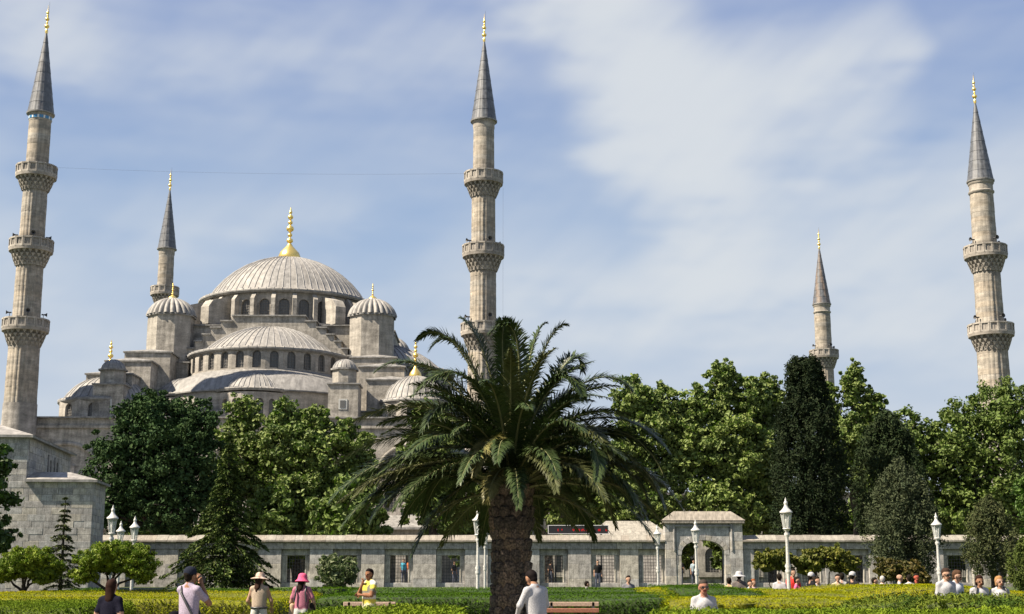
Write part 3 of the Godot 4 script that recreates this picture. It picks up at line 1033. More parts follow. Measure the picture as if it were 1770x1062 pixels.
# clipped hedge over a plan given as [x0, x1, z near, z far], its top a gently uneven sheet
func hedge(called: String, label: String, x0: float, x1: float, zn: float, zf: float, h: float, leaves: int, size: float, a: Color, e: Color, seed_: int, opt := {}) -> Node3D:
	var o := thing(called, label, opt.get("category", "hedge"), Vector3((x0 + x1) / 2, 0, (zn + zf) / 2), 0.0, opt.get("group", "clipped hedges in the park"))
	var rng := RandomNumberGenerator.new()
	rng.seed = seed_
	var f := FastNoiseLite.new()
	f.seed = seed_
	f.frequency = opt.get("freq", 0.12)
	f.fractal_octaves = 4
	var uneven: float = opt.get("uneven", 0.14)
	var round_: float = opt.get("round", 0.28)
	var w := x1 - x0
	var d := zn - zf
	var bow: float = opt.get("bow", 0.0)
	var far: float = opt.get("far", 0.0)
	var top := func(x: float, z: float) -> float:  # x, z from the middle
		var ex := clampf((w / 2 - absf(x)) / round_, 0.0, 1.0)
		var ez := clampf((d / 2 - absf(z)) / round_, 0.0, 1.0)
		var g := terrain(x + (x0 + x1) / 2, z + (zn + zf) / 2)
		var edge := sqrt(clampf(ex * (2.0 - ex), 0, 1)) * sqrt(clampf(ez * (2.0 - ez), 0, 1))
		var q := x / (w / 2)
		return g + (h + bow * (1.0 - q * q) + far * (0.5 - z / d) + uneven * f.get_noise_2d(x + x0, z * 1.4)) * edge
	var core := MB.new()
	var nx := clampi(int(w / 0.35), 6, 90)
	var nz := clampi(int(d / 0.35), 4, 40)
	var rows := []
	for j in nz + 1:
		var row := []
		for k in nx + 1:
			var x := -w / 2 + w * k / nx
			var z := d / 2 - d * j / nz
			if j < 5: z = d / 2 - round_ * [0.0, 0.06, 0.2, 0.5, 1.0][j]
			row.append(Vector3(x, top.call(x, z) - 0.02, z - (0.16 if j < 4 else 0.0)))
		rows.append(row)
	core.grid(rows)
	var cm := mat("core_" + str(seed_), a.lerp(e, 0.5), 0.95, M.tex_rough, 1.2)
	build(core, "branches", o, cm)
	var b := MB.new()
	var stand: float = opt.get("stand", 0.12)
	for k in leaves:
		var x := rng.randf_range(-w / 2, w / 2)
		var v := rng.randf()
		var z := d / 2 - d * v
		if k % 5 == 0:
			z = d / 2 - round_ * rng.randf() * rng.randf()
		var y: float = top.call(x, z)
		var dd := dirs[rng.randi() & 8191]
		var t := (dd + Vector3(0, stand * 1.6, 0)).normalized()
		var gx: float = (top.call(x + 0.06, z) - y) / 0.06
		var gz: float = (y - top.call(x, z - 0.06)) / 0.06
		var up := Vector3(-gx, 1.0, -gz).normalized()
		var face := 1.0 - up.y
		var n := (dirs[rng.randi() & 8191] * (0.3 + stand) + up).normalized()
		t = (t - n * t.dot(n) * 0.7).normalized()
		var l := size * rng.randf_range(0.5, 1.35)
		if face > 0.35:  # on the clipped side the leaves lie in level sprays over the shaded twigs
			n = (dirs[rng.randi() & 8191] * 0.55 + Vector3.UP).normalized()
			t = (Vector3(dd.x, 0.0, dd.z) + up * 0.6).normalized()
			l *= 1.7
		var s := f.get_noise_2d((x + x0) * 3.0, z * 3.0 + 50.0)
		var m := clampf(0.5 + s * 1.3 + rng.randf_range(-0.4, 0.4), 0, 1)
		b.col = a.lerp(e, m) * rng.randf_range(0.82, 1.16)
		b.leaf(Vector3(x, y + rng.randf_range(-0.03, 0.03) * (0.6 + stand * 2.0) + l * stand, z) + up * (face * rng.randf_range(-0.1, 0.05)), t * l, n.cross(t).normalized() * (l * opt.get("slim", 0.42)), n * (l * 0.15))
	build(b, "foliage", o, M.leaf_dull)
	return o

# palm: each frond a rachis with its leaflets; curve through three points
func frond(parent: Node, p0: Vector3, p1: Vector3, p2: Vector3, leaf_len: float, pairs: int, c: Color, rng: RandomNumberGenerator):
	var b := MB.new()
	var r := MB.new()
	var pts := []
	var rad := []
	for k in 11:
		var t := k / 10.0
		pts.append(p0.lerp(p1, t).lerp(p1.lerp(p2, t), t))
		rad.append(lerpf(0.034, 0.005, pow(t, 0.7)))
	r.tube(pts, rad, 5)
	var len_ := 0.0
	for k in 10:
		len_ += pts[k].distance_to(pts[k + 1])
	var roll := rng.randf_range(-0.35, 0.35)
	for k in pairs:
		var t := lerpf(0.10, 0.995, (k + 0.5) / pairs)
		var p := p0.lerp(p1, t).lerp(p1.lerp(p2, t), t)
		var tg := ((p1 - p0) * (1.0 - t) + (p2 - p1) * t).normalized()
		var side := tg.cross(Vector3.UP)
		if side.length() < 0.2:
			side = tg.cross(Vector3(0.4, 0.3, 1))
		side = side.normalized().rotated(tg, roll)
		var up := side.cross(tg)
		var prof := leaf_len * (0.35 + 0.65 * sin(PI * clampf(0.12 + t * 0.86, 0, 1))) * (1.0 - 0.35 * pow(t, 6))
		for s: float in [-1.0, 1.0]:
			var l := prof * rng.randf_range(0.66, 0.88)
			var sweep := lerpf(0.8, 1.7, t * t)
			var d := (side * s + tg * (sweep + rng.randf_range(-0.2, 0.35)) + up * (0.4 + rng.randf_range(-0.45, 0.4))).normalized()
			var droop := Vector3(0, -l * rng.randf_range(0.1, 0.6), 0)
			var wv := d.cross(up).normalized() * rng.randf_range(0.011, 0.017)
			var m := p + d * l * 0.55 + droop * 0.3
			var q := p + d * l + droop
			b.col = c * rng.randf_range(0.75, 1.3)
			var i := b.v.size()
			b.v.append_array([p - wv * 0.6, p + wv * 0.6, m - wv, m + wv, q])
			b.c.append_array([b.col, b.col, b.col, b.col, b.col])
			b.ix.append_array([i, i + 1, i + 3, i, i + 3, i + 2, i + 2, i + 3, i + 4])
	var o := build(b, "frond", parent, M.frond)
	build(r, "rachis", o, M.rachis)

func palm():
	var at := Vector3(-0.02, 0.13, -25.0)
	var o := thing("palm_tree", "feathery date palm with thick scaly trunk in front of the mosque", "palm tree", at)
	var rng := RandomNumberGenerator.new()
	rng.seed = 4
	var core := MB.new()
	core.col = Color(0.05, 0.038, 0.03)
	core.lathe([[0.34, -0.3], [0.31, 0.3], [0.285, 1.2], [0.28, 2.0], [0.31, 2.7], [0.33, 3.2], [0.2, 3.7], [0.05, 4.0]], 20)
	build(core, "trunk", o, M.palm_base)
	# stubs of old leaf stalks in spiral rows
	var stubs := []
	for k in 4:
		var s := MB.new()
		s.col = [Color(0.14, 0.105, 0.08), Color(0.20, 0.148, 0.11), Color(0.105, 0.082, 0.065), Color(0.25, 0.175, 0.12)][k]
		s.lathe([[0.0, -0.15], [0.085, -0.11], [0.125, -0.01], [0.105, 0.07], [0.075, 0.13], [0.07, 0.14], [0.0, 0.13]], 7)
		for i in s.v.size():
			s.v[i] = Vector3(s.v[i].x, s.v[i].y, s.v[i].z * 0.62)
		stubs.append(s.done(M.palm_base))
	var n := 11
	for row in 17:
		var y := -0.05 + row * 0.195
		var r := 0.335 - 0.025 * clampf(y, 0, 2) + (0.05 if y > 2.4 else 0.0)
		for k in n:
			var a := TAU * (k + 0.5 * (row % 2)) / n + 0.1 + row * 0.012
			var m := put(stubs[rng.randi() % 4], "leaf_stub", o, null, Vector3(sin(a) * r, y, cos(a) * r), a)
			m.rotation.x = rng.randf_range(0.15, 0.5)
			m.rotation.z = rng.randf_range(-0.2, 0.2)
			m.scale = Vector3.ONE * rng.randf_range(0.85, 1.15)
	var green := Color(0.035, 0.053, 0.018)
	var dull := Color(0.062, 0.07, 0.026)
	var old := Color(0.125, 0.115, 0.04)
	var palm_fronds := [
		[-0.08, 3.86, 0.10, -0.74, 5.88, 0.50, -1.67, 4.79, 0.90, 0.50, 0.00], [-0.10, 3.86, 0.10, -0.95, 6.49, 0.35, -1.48, 5.60, 0.40, 0.46, 0.00],
		[-0.09, 3.86, 0.10, -0.45, 6.04, 0.10, -0.92, 6.26, 0.10, 0.44, 0.00], [0.05, 3.86, 0.10, 0.39, 6.64, 0.55, -0.38, 5.86, 0.80, 0.46, 0.00],
		[0.06, 3.86, 0.10, 0.38, 6.21, -0.30, 0.66, 6.24, -0.30, 0.30, 0.00], [0.09, 3.86, 0.10, 0.60, 6.17, 0.10, 1.03, 6.13, 0.10, 0.42, 0.00],
		[0.15, 3.86, 0.10, 1.24, 6.24, -0.40, 1.33, 5.38, -0.50, 0.50, 0.00], [0.17, 3.86, 0.10, 1.49, 5.68, 0.30, 2.17, 4.87, 0.50, 0.56, 0.00],
		[0.18, 3.86, 0.10, 1.43, 4.61, 1.00, 1.72, 3.56, 1.50, 0.42, 1.00], [0.18, 3.86, 0.10, 2.01, 5.03, -0.15, 2.83, 3.80, 0.20, 0.50, 0.00],
		[0.18, 3.86, 0.10, 2.21, 4.80, 0.40, 2.73, 3.22, 0.70, 0.50, 0.00], [0.18, 3.86, 0.10, 2.32, 4.19, 0.80, 2.63, 2.76, 1.10, 0.48, 0.00],
		[0.17, 3.70, 0.10, 1.82, 3.76, 1.00, 2.10, 2.80, 1.50, 0.46, 0.00], [0.13, 3.60, 0.10, 1.22, 3.58, 1.55, 1.47, 2.93, 2.00, 0.42, 0.00],
		[-0.11, 3.86, 0.10, -1.53, 5.00, 0.55, -2.76, 4.27, 0.80, 0.56, 1.00], [-0.11, 3.86, 0.10, -1.64, 6.10, -0.45, -2.54, 5.34, -0.40, 0.42, 0.00],
		[-0.11, 3.91, 0.10, -1.78, 4.52, 0.25, -3.12, 3.53, 0.60, 0.56, 0.00], [-0.11, 3.81, 0.10, -2.13, 4.10, 0.50, -3.14, 2.87, 0.90, 0.56, 0.00],
		[-0.11, 3.65, 0.10, -1.96, 3.69, 1.05, -2.97, 2.79, 1.40, 0.54, 1.00], [-0.09, 3.60, 0.10, -1.27, 3.69, 1.55, -1.84, 2.73, 2.00, 0.46, 0.00],
		[-0.03, 3.86, 0.10, -0.38, 4.21, 1.70, -0.60, 3.24, 2.10, 0.42, 2.00], [-0.04, 3.49, 0.10, -0.29, 3.36, 2.00, -0.39, 2.81, 1.90, 0.36, 2.00],
		[-0.07, 3.60, 0.10, -1.32, 3.15, 0.25, -1.73, 1.93, 0.60, 0.36, 0.00], [-0.11, 3.86, 0.10, -1.06, 6.66, -0.40, -1.77, 5.95, -0.50, 0.40, 0.00],
		[-0.02, 3.86, 0.10, -0.15, 6.27, -0.45, -0.16, 6.28, -0.40, 0.50, 0.00], [0.00, 3.86, 0.10, -0.30, 6.37, 0.35, -0.03, 6.11, 0.40, 0.46, 0.00],
		[0.11, 3.86, 0.10, 0.91, 5.86, 0.60, 1.28, 4.62, 1.10, 0.46, 0.00], [-0.11, 3.86, 0.10, -1.07, 5.13, 1.10, -1.50, 4.00, 1.70, 0.46, 0.00],
		[0.18, 3.60, 0.10, 2.40, 3.98, -0.45, 2.50, 2.87, -0.40, 0.46, 0.00], [-0.11, 3.60, 0.10, -2.08, 3.45, -0.05, -2.52, 2.56, 0.00, 0.42, 0.00],
		[0.09, 3.70, 0.10, 0.70, 3.82, 2.00, 0.75, 2.94, 2.30, 0.36, 1.00], [0.18, 3.91, 0.10, 1.75, 4.32, 1.35, 1.41, 3.05, 2.00, 0.42, 0.00]]
	for f in palm_fronds:
		frond(o, Vector3(f[0], f[1], f[2]), Vector3(f[3], f[4], f[5]), Vector3(f[6], f[7], f[8]), f[9], 165, [green, dull, old][int(f[10])], rng)
	for k in 60:
		var a := k * 2.39996
		var tier := k / 60.0
		var el := lerpf(1.15, 0.02, tier) + rng.randf_range(-0.12, 0.12)
		var l := rng.randf_range(2.5, 3.1)
		var d := Vector3(sin(a), 0, cos(a))
		var p0 := Vector3(0, 3.45 - tier * 0.35, 0) + d * 0.16
		var p1 := p0 + (d * cos(el + 0.22) + Vector3(0, sin(el + 0.22), 0)) * l * 0.66
		var p2 := p0 + d * (l * lerpf(0.6, 0.93, clampf(tier * 1.6, 0, 1))) + Vector3(0, l * (sin(el) * lerpf(0.95, 0.6, tier) - lerpf(0.14, 0.33, tier)), 0)
		frond(o, p0, p1, p2, 0.44, 140, green if rng.randf() < 0.7 else dull, rng)
	for k in 34:
		var a := k * 2.39996 + 0.5
		var d := Vector3(sin(a), 0, cos(a))
		if d.z > 0.45:
			continue
		var p0 := Vector3(0, 3.2, 0) + d * 0.2
		var out := rng.randf_range(2.1, 2.9)
		frond(o, p0, p0 + d * out * 0.72 + Vector3(0, rng.randf_range(0.6, 1.3), 0), p0 + d * out + Vector3(0, -rng.randf_range(0.15, 0.75), 0), 0.44, 140, green if k % 3 else dull, rng)
	for k in 12:
		var a := k * TAU / 12 + 0.2
		var d := Vector3(sin(a), 0, cos(a))
		if d.z > 0.3:
			continue
		var p0 := Vector3(0, 3.0, 0) + d * 0.3
		frond(o, p0, p0 + d * 0.8 + Vector3(0, 0.15, 0), p0 + d * rng.randf_range(1.1, 1.9) + Vector3(0, -rng.randf_range(0.5, 1.0), 0), 0.4, 50, dull if k % 3 else old, rng)

func planting():
	var light_a := Color(0.074, 0.114, 0.03)
	var light_b := Color(0.168, 0.206, 0.054)
	var dark_a := Color(0.024, 0.046, 0.019)
	var dark_b := Color(0.052, 0.084, 0.034)
	var cyp_a := Color(0.014, 0.023, 0.012)
	var cyp_b := Color(0.032, 0.043, 0.022)
	tree("linden_tree", "large rounded dark green tree beside the pale plane tree and stone pavilion", Vector3(-27.6, 1.4, -108),
		[[-0.2, 9.6, 0, 4.3, 4.6, 4.0], [-3.0, 8.6, 0.6, 2.9, 4.2, 3.0], [2.6, 9.4, 0.4, 3.0, 4.4, 3.2], [-0.6, 12.7, 0, 3.2, 2.7, 3.0], [2.6, 12.5, 0, 2.2, 2.3, 2.2], [-3.6, 5.4, 0.5, 2.2, 2.4, 2.2], [1.5, 5.8, 1.0, 3.4, 2.6, 2.4]], 0.5, 0.15, 62000, dark_a, dark_b, 11, {"puffs": 34, "leafmat": "leaf_dull"})
	tree("plane_tree", "slim pale green plane tree top between dark rounded tree and broad plane tree", Vector3(-22.4, 1.4, -113),
		[[0, 10.8, 0, 2.5, 4.4, 2.4], [0.4, 14.0, 0, 1.6, 1.9, 1.5], [-1.0, 8.0, 0, 2.3, 3.2, 2.0], [1.4, 9.0, 0, 2.2, 3.6, 2.0]], 0.35, 0.17, 18900, light_a * 0.9, light_b * 0.85, 12, {"puffs": 30, "bark": "bark_pale"})
	tree("plane_tree", "broad pale green plane tree between cedar and palm, under the apse of the mosque", Vector3(-17.0, 1.4, -112),
		[[-1.6, 10.4, 0, 2.7, 3.6, 2.7], [1.7, 10.0, 0.3, 2.9, 3.5, 2.7], [-1.4, 13.4, 0, 1.6, 1.9, 1.6], [1.0, 13.0, 0, 1.5, 1.6, 1.5], [3.2, 12.0, 0, 1.2, 1.7, 1.3], [0, 6.6, 0.8, 3.8, 2.6, 2.6], [3.4, 7.4, 0, 2.0, 2.6, 2.0], [4.6, 9.6, 0, 1.7, 3.0, 1.7]], 0.5, 0.17, 54600, light_a, light_b, 13, {"puffs": 34, "bark": "bark_pale"})
	tree("plane_tree", "pale green plane tree glimpsed between the fronds of the palm", Vector3(-6.6, 1.4, -116),
		[[0, 10.5, 0, 3.2, 4.0, 3.0], [-0.6, 13.6, 0, 1.6, 2.0, 1.6], [1.0, 6.5, 0, 3.6, 2.8, 2.6]], 0.45, 0.17, 33600, light_a, light_b, 14, {"puffs": 34, "bark": "bark_pale"})
	tree("plane_tree", "low plane tree standing behind the palm trunk and red display board", Vector3(3.0, 1.4, -114),
		[[0, 8.6, 0, 4.0, 4.0, 3.2], [3.0, 8.0, 0, 2.8, 4.2, 2.6], [-3.0, 7.0, 0, 3.0, 3.4, 2.6]], 0.45, 0.17, 37800, light_a * 0.9, light_b * 0.8, 15, {"puffs": 34, "bark": "bark_pale"})
	tree("plane_tree", "plane tree with lumpy crown behind the wall next to the palm fronds", Vector3(10.7, 1.4, -112),
		[[0, 10.6, 0, 3.0, 4.2, 2.8], [-0.8, 14.6, 0, 2.0, 2.4, 1.9], [1.4, 14.0, 0, 1.8, 2.4, 1.8], [-2.0, 9.0, 0.4, 2.2, 3.6, 2.2], [2.8, 11.4, 0, 2.0, 3.6, 2.0], [0, 6.2, 0.6, 3.4, 2.8, 2.4]], 0.5, 0.17, 46200, light_a, light_b, 16, {"puffs": 34, "bark": "bark_pale"})
	tree("plane_tree", "tallest bright green plane tree above the arched gate", Vector3(17.3, 1.4, -112),
		[[0, 11.0, 0, 3.4, 4.4, 3.0], [0.1, 16.2, 0, 1.6, 2.3, 1.6], [-2.2, 14.0, 0, 1.9, 2.4, 1.8], [2.2, 14.8, 0, 1.7, 2.3, 1.7], [2.0, 10.0, 0.6, 2.4, 3.4, 2.2], [-3.0, 10.2, 0.2, 2.0, 3.4, 2.0], [-0.6, 6.2, 0.8, 3.8, 2.8, 2.4]], 0.55, 0.17, 58800, light_a * 1.05, light_b * 1.08, 17, {"puffs": 34, "bark": "bark_pale"})
	tree("plane_tree", "green plane tree pressed against the side of the black cypress", Vector3(21.2, 1.4, -114),
		[[0, 11.0, 0, 2.2, 4.6, 2.2], [0.2, 15.2, 0, 1.6, 2.3, 1.5], [-0.3, 7.0, 0, 2.4, 3.0, 2.2]], 0.4, 0.17, 27300, light_a * 0.95, light_b * 0.95, 18, {"puffs": 34, "bark": "bark_pale"})
	tree("plane_tree", "plane tree with pointed tops between the cypress and the broad green trees", Vector3(29.4, 1.4, -118),
		[[-0.3, 11.6, 0, 2.6, 4.8, 2.4], [0.1, 17.0, 0, 1.2, 2.3, 1.2], [1.6, 14.6, 0, 1.4, 2.3, 1.4], [-2.2, 15.2, 0, 1.2, 2.4, 1.2], [2.4, 10.4, 0, 1.8, 3.0, 1.8]], 0.45, 0.17, 37800, light_a, light_b, 19, {"puffs": 34, "bark": "bark_pale"})
	tree("linden_tree", "broad mid green tree under the minaret with two balconies", Vector3(40.0, 1.4, -115),
		[[0, 10.4, 0, 4.6, 4.8, 3.6], [-3.6, 9.4, 0, 3.0, 4.4, 2.8], [1.4, 14.2, 0, 3.4, 3.0, 3.0], [-2.4, 12.6, 0, 2.6, 2.8, 2.4], [-5.0, 11.6, 0, 1.7, 2.2, 1.7], [-1.2, 6.0, 1.2, 4.6, 2.8, 2.4], [4.6, 10.0, 0, 3.0, 5.0, 3.0], [-7.0, 10.8, 0, 2.3, 3.8, 2.2], [-8.4, 8.0, 0, 1.8, 3.4, 1.8]], 0.55, 0.16, 66000, Color(0.055, 0.09, 0.02), Color(0.12, 0.16, 0.035), 20, {"puffs": 36})
	tree("linden_tree", "fresh green tree at the end of the wall in front of the broad tree", Vector3(33.8, 1.2, -88),
		[[0.4, 5.6, 0, 2.3, 2.6, 2.2], [0.6, 7.6, 0, 1.6, 1.6, 1.6], [0.2, 3.2, 0, 1.8, 1.6, 1.8]], 0.25, 0.13, 20000, Color(0.045, 0.09, 0.018), Color(0.085, 0.14, 0.025), 21, {"puffs": 34})
	cypress("cypress_tree", "tall black-green cypress with a flat ragged top behind the lamp post", Vector3(21.8, 1.35, -101.5),
		[[1.2, 1.2], [2.4, 3.0], [2.6, 7.0], [2.35, 10.0], [1.85, 12.6], [1.25, 14.6], [1.15, 15.9], [0.95, 16.5]], 0.13, 70000, cyp_a, cyp_b, 31)
	cypress("yew_tree", "dark dense yew mass between the cypress and the broad green tree", Vector3(28.9, 1.35, -106),
		[[1.6, 1.5], [2.6, 4.5], [2.5, 8.0], [2.0, 10.5], [1.0, 12.4], [0.2, 13.2]], 0.14, 40000, Color(0.02, 0.034, 0.016), Color(0.045, 0.06, 0.028), 32)
	cypress("juniper_tree", "grey-green pyramidal juniper in front of the perimeter wall", Vector3(22.4, 1.1, -80),
		[[1.0, 0.6], [1.75, 1.5], [2.05, 2.8], [1.8, 4.4], [1.3, 5.8], [0.7, 6.8], [0.15, 7.4]], 0.10, 34000, Color(0.04, 0.052, 0.03), Color(0.075, 0.088, 0.046), 33)
	cypress("juniper_tree", "small rust-tipped juniper with a bare leaning stem by the wall", Vector3(24.7, 1.0, -72),
		[[0.3, 1.0], [1.3, 1.6], [1.5, 2.6], [1.0, 3.6], [0.4, 4.6], [0.1, 4.9]], 0.09, 15000, Color(0.04, 0.056, 0.026), Color(0.08, 0.085, 0.038), 34)
	cypress("juniper_tree", "low bright green bushy conifer between the small junipers", Vector3(24.3, 0.9, -66),
		[[0.3, 0.2], [0.8, 0.8], [0.75, 1.7], [0.4, 2.3], [0.1, 2.7]], 0.08, 9000, Color(0.05, 0.075, 0.02), Color(0.09, 0.11, 0.03), 35)
	cedar("cedar_tree", "large drooping cedar with a narrow spire before the perimeter wall", Vector3(-15.6, 1.05, -76), 8.8, 3.3, 30, 9, 0.13, 160, Color(0.024, 0.045, 0.016), Color(0.105, 0.135, 0.04), 41, 1.35)
	cedar("young_cedar", "thin young cedar standing in front of the stone pavilion", Vector3(-17.7, 0.35, -55), 4.7, 1.2, 22, 6, 0.085, 60, Color(0.03, 0.05, 0.02), Color(0.085, 0.095, 0.035), 42, 1.0)
	tree("broadleaf_tree", "dark leafy tree with drooping boughs beside the pavilion wall", Vector3(-19.4, 0.25, -50),
		[[0.0, 4.2, 0, 1.5, 1.9, 1.5], [0.3, 5.6, 0, 1.1, 0.9, 1.0], [0.6, 2.9, 0.3, 1.3, 0.6, 1.0], [1.0, 2.6, 0.2, 0.5, 0.32, 0.5]], 0.18, 0.11, 9000, Color(0.025, 0.05, 0.015), Color(0.07, 0.105, 0.025), 43, {"puffs": 30, "group": "small park trees"})
	var fresh_a := Color(0.07, 0.12, 0.014)
	var fresh_b := Color(0.2, 0.24, 0.022)
	tree("globe_tree", "low mop-headed tree with light green top, its bare trunk against the pavilion base", Vector3(-12.45, 0.17, -36),
		[[-0.20, 1.91, 0.00, 0.63, 0.36, 0.64], [0.33, 1.87, 0.00, 0.63, 0.36, 0.64], [0.08, 2.07, 0.00, 0.67, 0.29, 0.64], [0.49, 1.63, 0.16, 0.42, 0.25, 0.40], [-0.57, 1.63, 0.16, 0.38, 0.25, 0.40]], 0.075, 0.05, 24000, fresh_a, fresh_b, 44, {"puffs": 26, "fork": 0.72, "slim": 0.3, "group": "small park trees"})
	tree("globe_tree", "larger mop-headed tree with light green top, under two white lanterns", Vector3(-10.2, 0.17, -36),
		[[-0.37, 1.99, 0.00, 0.71, 0.40, 0.72], [0.41, 1.99, 0.00, 0.71, 0.43, 0.72], [0.00, 2.19, 0.00, 0.76, 0.32, 0.72], [0.74, 1.67, 0.16, 0.42, 0.29, 0.40], [-0.74, 1.63, 0.16, 0.42, 0.25, 0.40]], 0.08, 0.05, 27000, fresh_a, fresh_b, 45, {"puffs": 26, "fork": 0.7, "slim": 0.3, "group": "small park trees"})
	var olive_a := Color(0.05, 0.07, 0.012)
	var olive_b := Color(0.15, 0.14, 0.022)
	tree("garden_tree", "small olive green tree with forking bare trunk by the gate", Vector3(10.55, 0.45, -56),
		[[-0.3, 2.0, 0, 0.6, 0.5, 0.6], [0.3, 2.05, 0, 0.6, 0.5, 0.6]], 0.06, 0.075, 6000, olive_a, olive_b, 46, {"puffs": 24, "fork": 0.3, "group": "small park trees"})
	tree("garden_tree", "wide yellow-green small tree over the seated crowd", Vector3(12.6, 0.45, -56),
		[[-0.6, 1.95, 0, 0.65, 0.55, 0.7], [0.3, 2.15, 0, 0.75, 0.55, 0.7], [0.8, 1.9, 0, 0.5, 0.45, 0.6]], 0.07, 0.075, 9000, olive_a * 1.1, olive_b * 1.1, 47, {"puffs": 24, "fork": 0.3, "group": "small park trees"})
	tree("garden_tree", "low olive and rust coloured bush below the grey juniper", Vector3(15.4, 0.45, -56),
		[[-0.4, 1.7, 0, 0.6, 0.5, 0.6], [0.5, 1.6, 0, 0.6, 0.5, 0.6], [0.9, 1.2, 0.2, 0.4, 0.4, 0.4]], 0.05, 0.075, 7000, Color(0.035, 0.05, 0.014), Color(0.14, 0.10, 0.025), 48, {"puffs": 24, "fork": 0.3, "group": "small park trees"})
	tree("oleander_bush", "dense silvery green oleander bush against a grilled window of the wall", Vector3(-9.5, 1.0, -76),
		[[0, 1.05, 0, 1.2, 0.9, 0.9], [-0.3, 1.7, 0, 0.7, 0.5, 0.6], [0.5, 1.3, 0, 0.8, 0.7, 0.7]], 0.05, 0.13, 7000, Color(0.07, 0.10, 0.045), Color(0.15, 0.17, 0.085), 49, {"puffs": 24, "fork": 0.2, "slim": 0.25, "group": "small park trees"})
	# shaded trees filling the court behind the wall
	var fill := tree("understorey_tree", "dense rounded tree in the court, behind the pavilion corner", Vector3(-31.5, 1.45, -122),
		[[0, 5.0, 0, 3.6, 3.4, 2.6], [1.6, 3.4, 0, 2.4, 2.4, 2.2]], 0.3, 0.26, 11000, Color(0.055, 0.09, 0.02), Color(0.12, 0.16, 0.035), 51, {"puffs": 34, "group": "dense trees in the court behind the wall"})
	var k := 0
	for x in [-25.0, -18.6, -12.8, -2.0, 6.5, 13.0, 19.5, 26.0, 32.5, 38.5, 45.0]:
		var c := copy_of(fill, "dense rounded tree in the court, " + ["under the large linden", "behind the cedar spire", "between broad plane tree and palm", "behind the palm trunk", "behind the pale sloping roof", "behind the arched gate", "beside the foot of the cypress", "between cypress and yew", "between yew and broad tree", "under the broad green tree", "past the broad green tree"][k])
		c.position = Vector3(x, 1.45, (-106.0 if k in [1, 2] else -121.0) - fmod(k * 3.7, 5.0))
		c.rotation.y = k * 1.3
		c.scale = Vector3.ONE * (0.85 + fmod(k * 0.37, 0.3))
		k += 1
	palm()

func hedges():
	var yl_a := Color(0.14, 0.165, 0.005)
	var yl_b := Color(0.235, 0.222, 0.005)
	var gr_a := Color(0.026, 0.06, 0.005)
	var gr_b := Color(0.05, 0.098, 0.006)
	var fr_a := Color(0.08, 0.13, 0.012)
	var fr_b := Color(0.135, 0.18, 0.017)
	hedge("hedge", "long green clipped hedge behind the boy and the benches", -4.7, 4.3, -31.0, -41.0, 1.05, 70000, 0.02, gr_a, gr_b, 61, {"far": 0.2, "uneven": 0.08})
	hedge("hedge", "green clipped hedge swelling higher towards the arched gate", 3.7, 5.9, -30.5, -41.0, 1.17, 24000, 0.02, gr_a, gr_b, 62, {"far": 0.22, "uneven": 0.16})
	hedge("hedge", "green hedge strip behind the sun-hatted women and the cedar foot", -10.4, -4.5, -40.0, -44.0, 1.2, 22000, 0.024, gr_a, gr_b, 63, {"uneven": 0.14})
	hedge("hedge", "bright yellow-green hedge behind the photographer and the woman in sunhat", -13.5, -4.75, -30.2, -37.0, 1.0, 70000, 0.018, yl_a, yl_b, 64, {"bow": 0.05, "far": 0.14, "uneven": 0.1})
	hedge("hedge", "low green hedge curving behind the two mop-headed trees", -14.4, -10.2, -38.4, -41.5, 1.02, 22000, 0.02, gr_a, gr_b, 65, {"bow": 0.16, "uneven": 0.14})
	hedge("hedge", "bright yellow hedge mound behind the man in sunglasses", 3.15, 8.3, -27.3, -39.0, 0.96, 76000, 0.018, yl_a, yl_b, 66, {"bow": 0.04, "far": 0.30, "uneven": 0.12})
	hedge("hedge", "yellow hedge swelling in front of the seated crowd", 7.4, 12.4, -31.0, -40.0, 1.08, 52000, 0.02, yl_a, yl_b, 70, {"bow": 0.16, "far": 0.1, "uneven": 0.12})
	hedge("hedge", "loose green juniper mound in front of the group in white shirts", 4.6, 12.5, -16.2, -21.5, 1.13, 70000, 0.034, Color(0.045, 0.08, 0.016), Color(0.12, 0.15, 0.022), 67, {"uneven": 0.3, "freq": 0.3, "stand": 0.5, "slim": 0.24})
	hedge("hedge", "fresh light green hedge top beside the palm, below the boy", -2.1, -0.25, -11.8, -14.2, 1.24, 22000, 0.02, fr_a, fr_b, 68, {"uneven": 0.06, "freq": 0.35, "stand": 0.5, "slim": 0.26})
	hedge("hedge", "fresh light green hedge top below the man in sunglasses", 1.15, 9.0, -11.8, -14.2, 1.24, 80000, 0.02, fr_a, fr_b, 71, {"uneven": 0.08, "freq": 0.35, "stand": 0.5, "slim": 0.26})
	hedge("hedge", "ragged light green hedge strip between the woman in black and yellow hedge", -10.6, -7.0, -24.6, -27.0, 1.02, 40000, 0.022, fr_a, fr_b, 69, {"uneven": 0.12, "freq": 0.35, "stand": 0.5, "slim": 0.26})

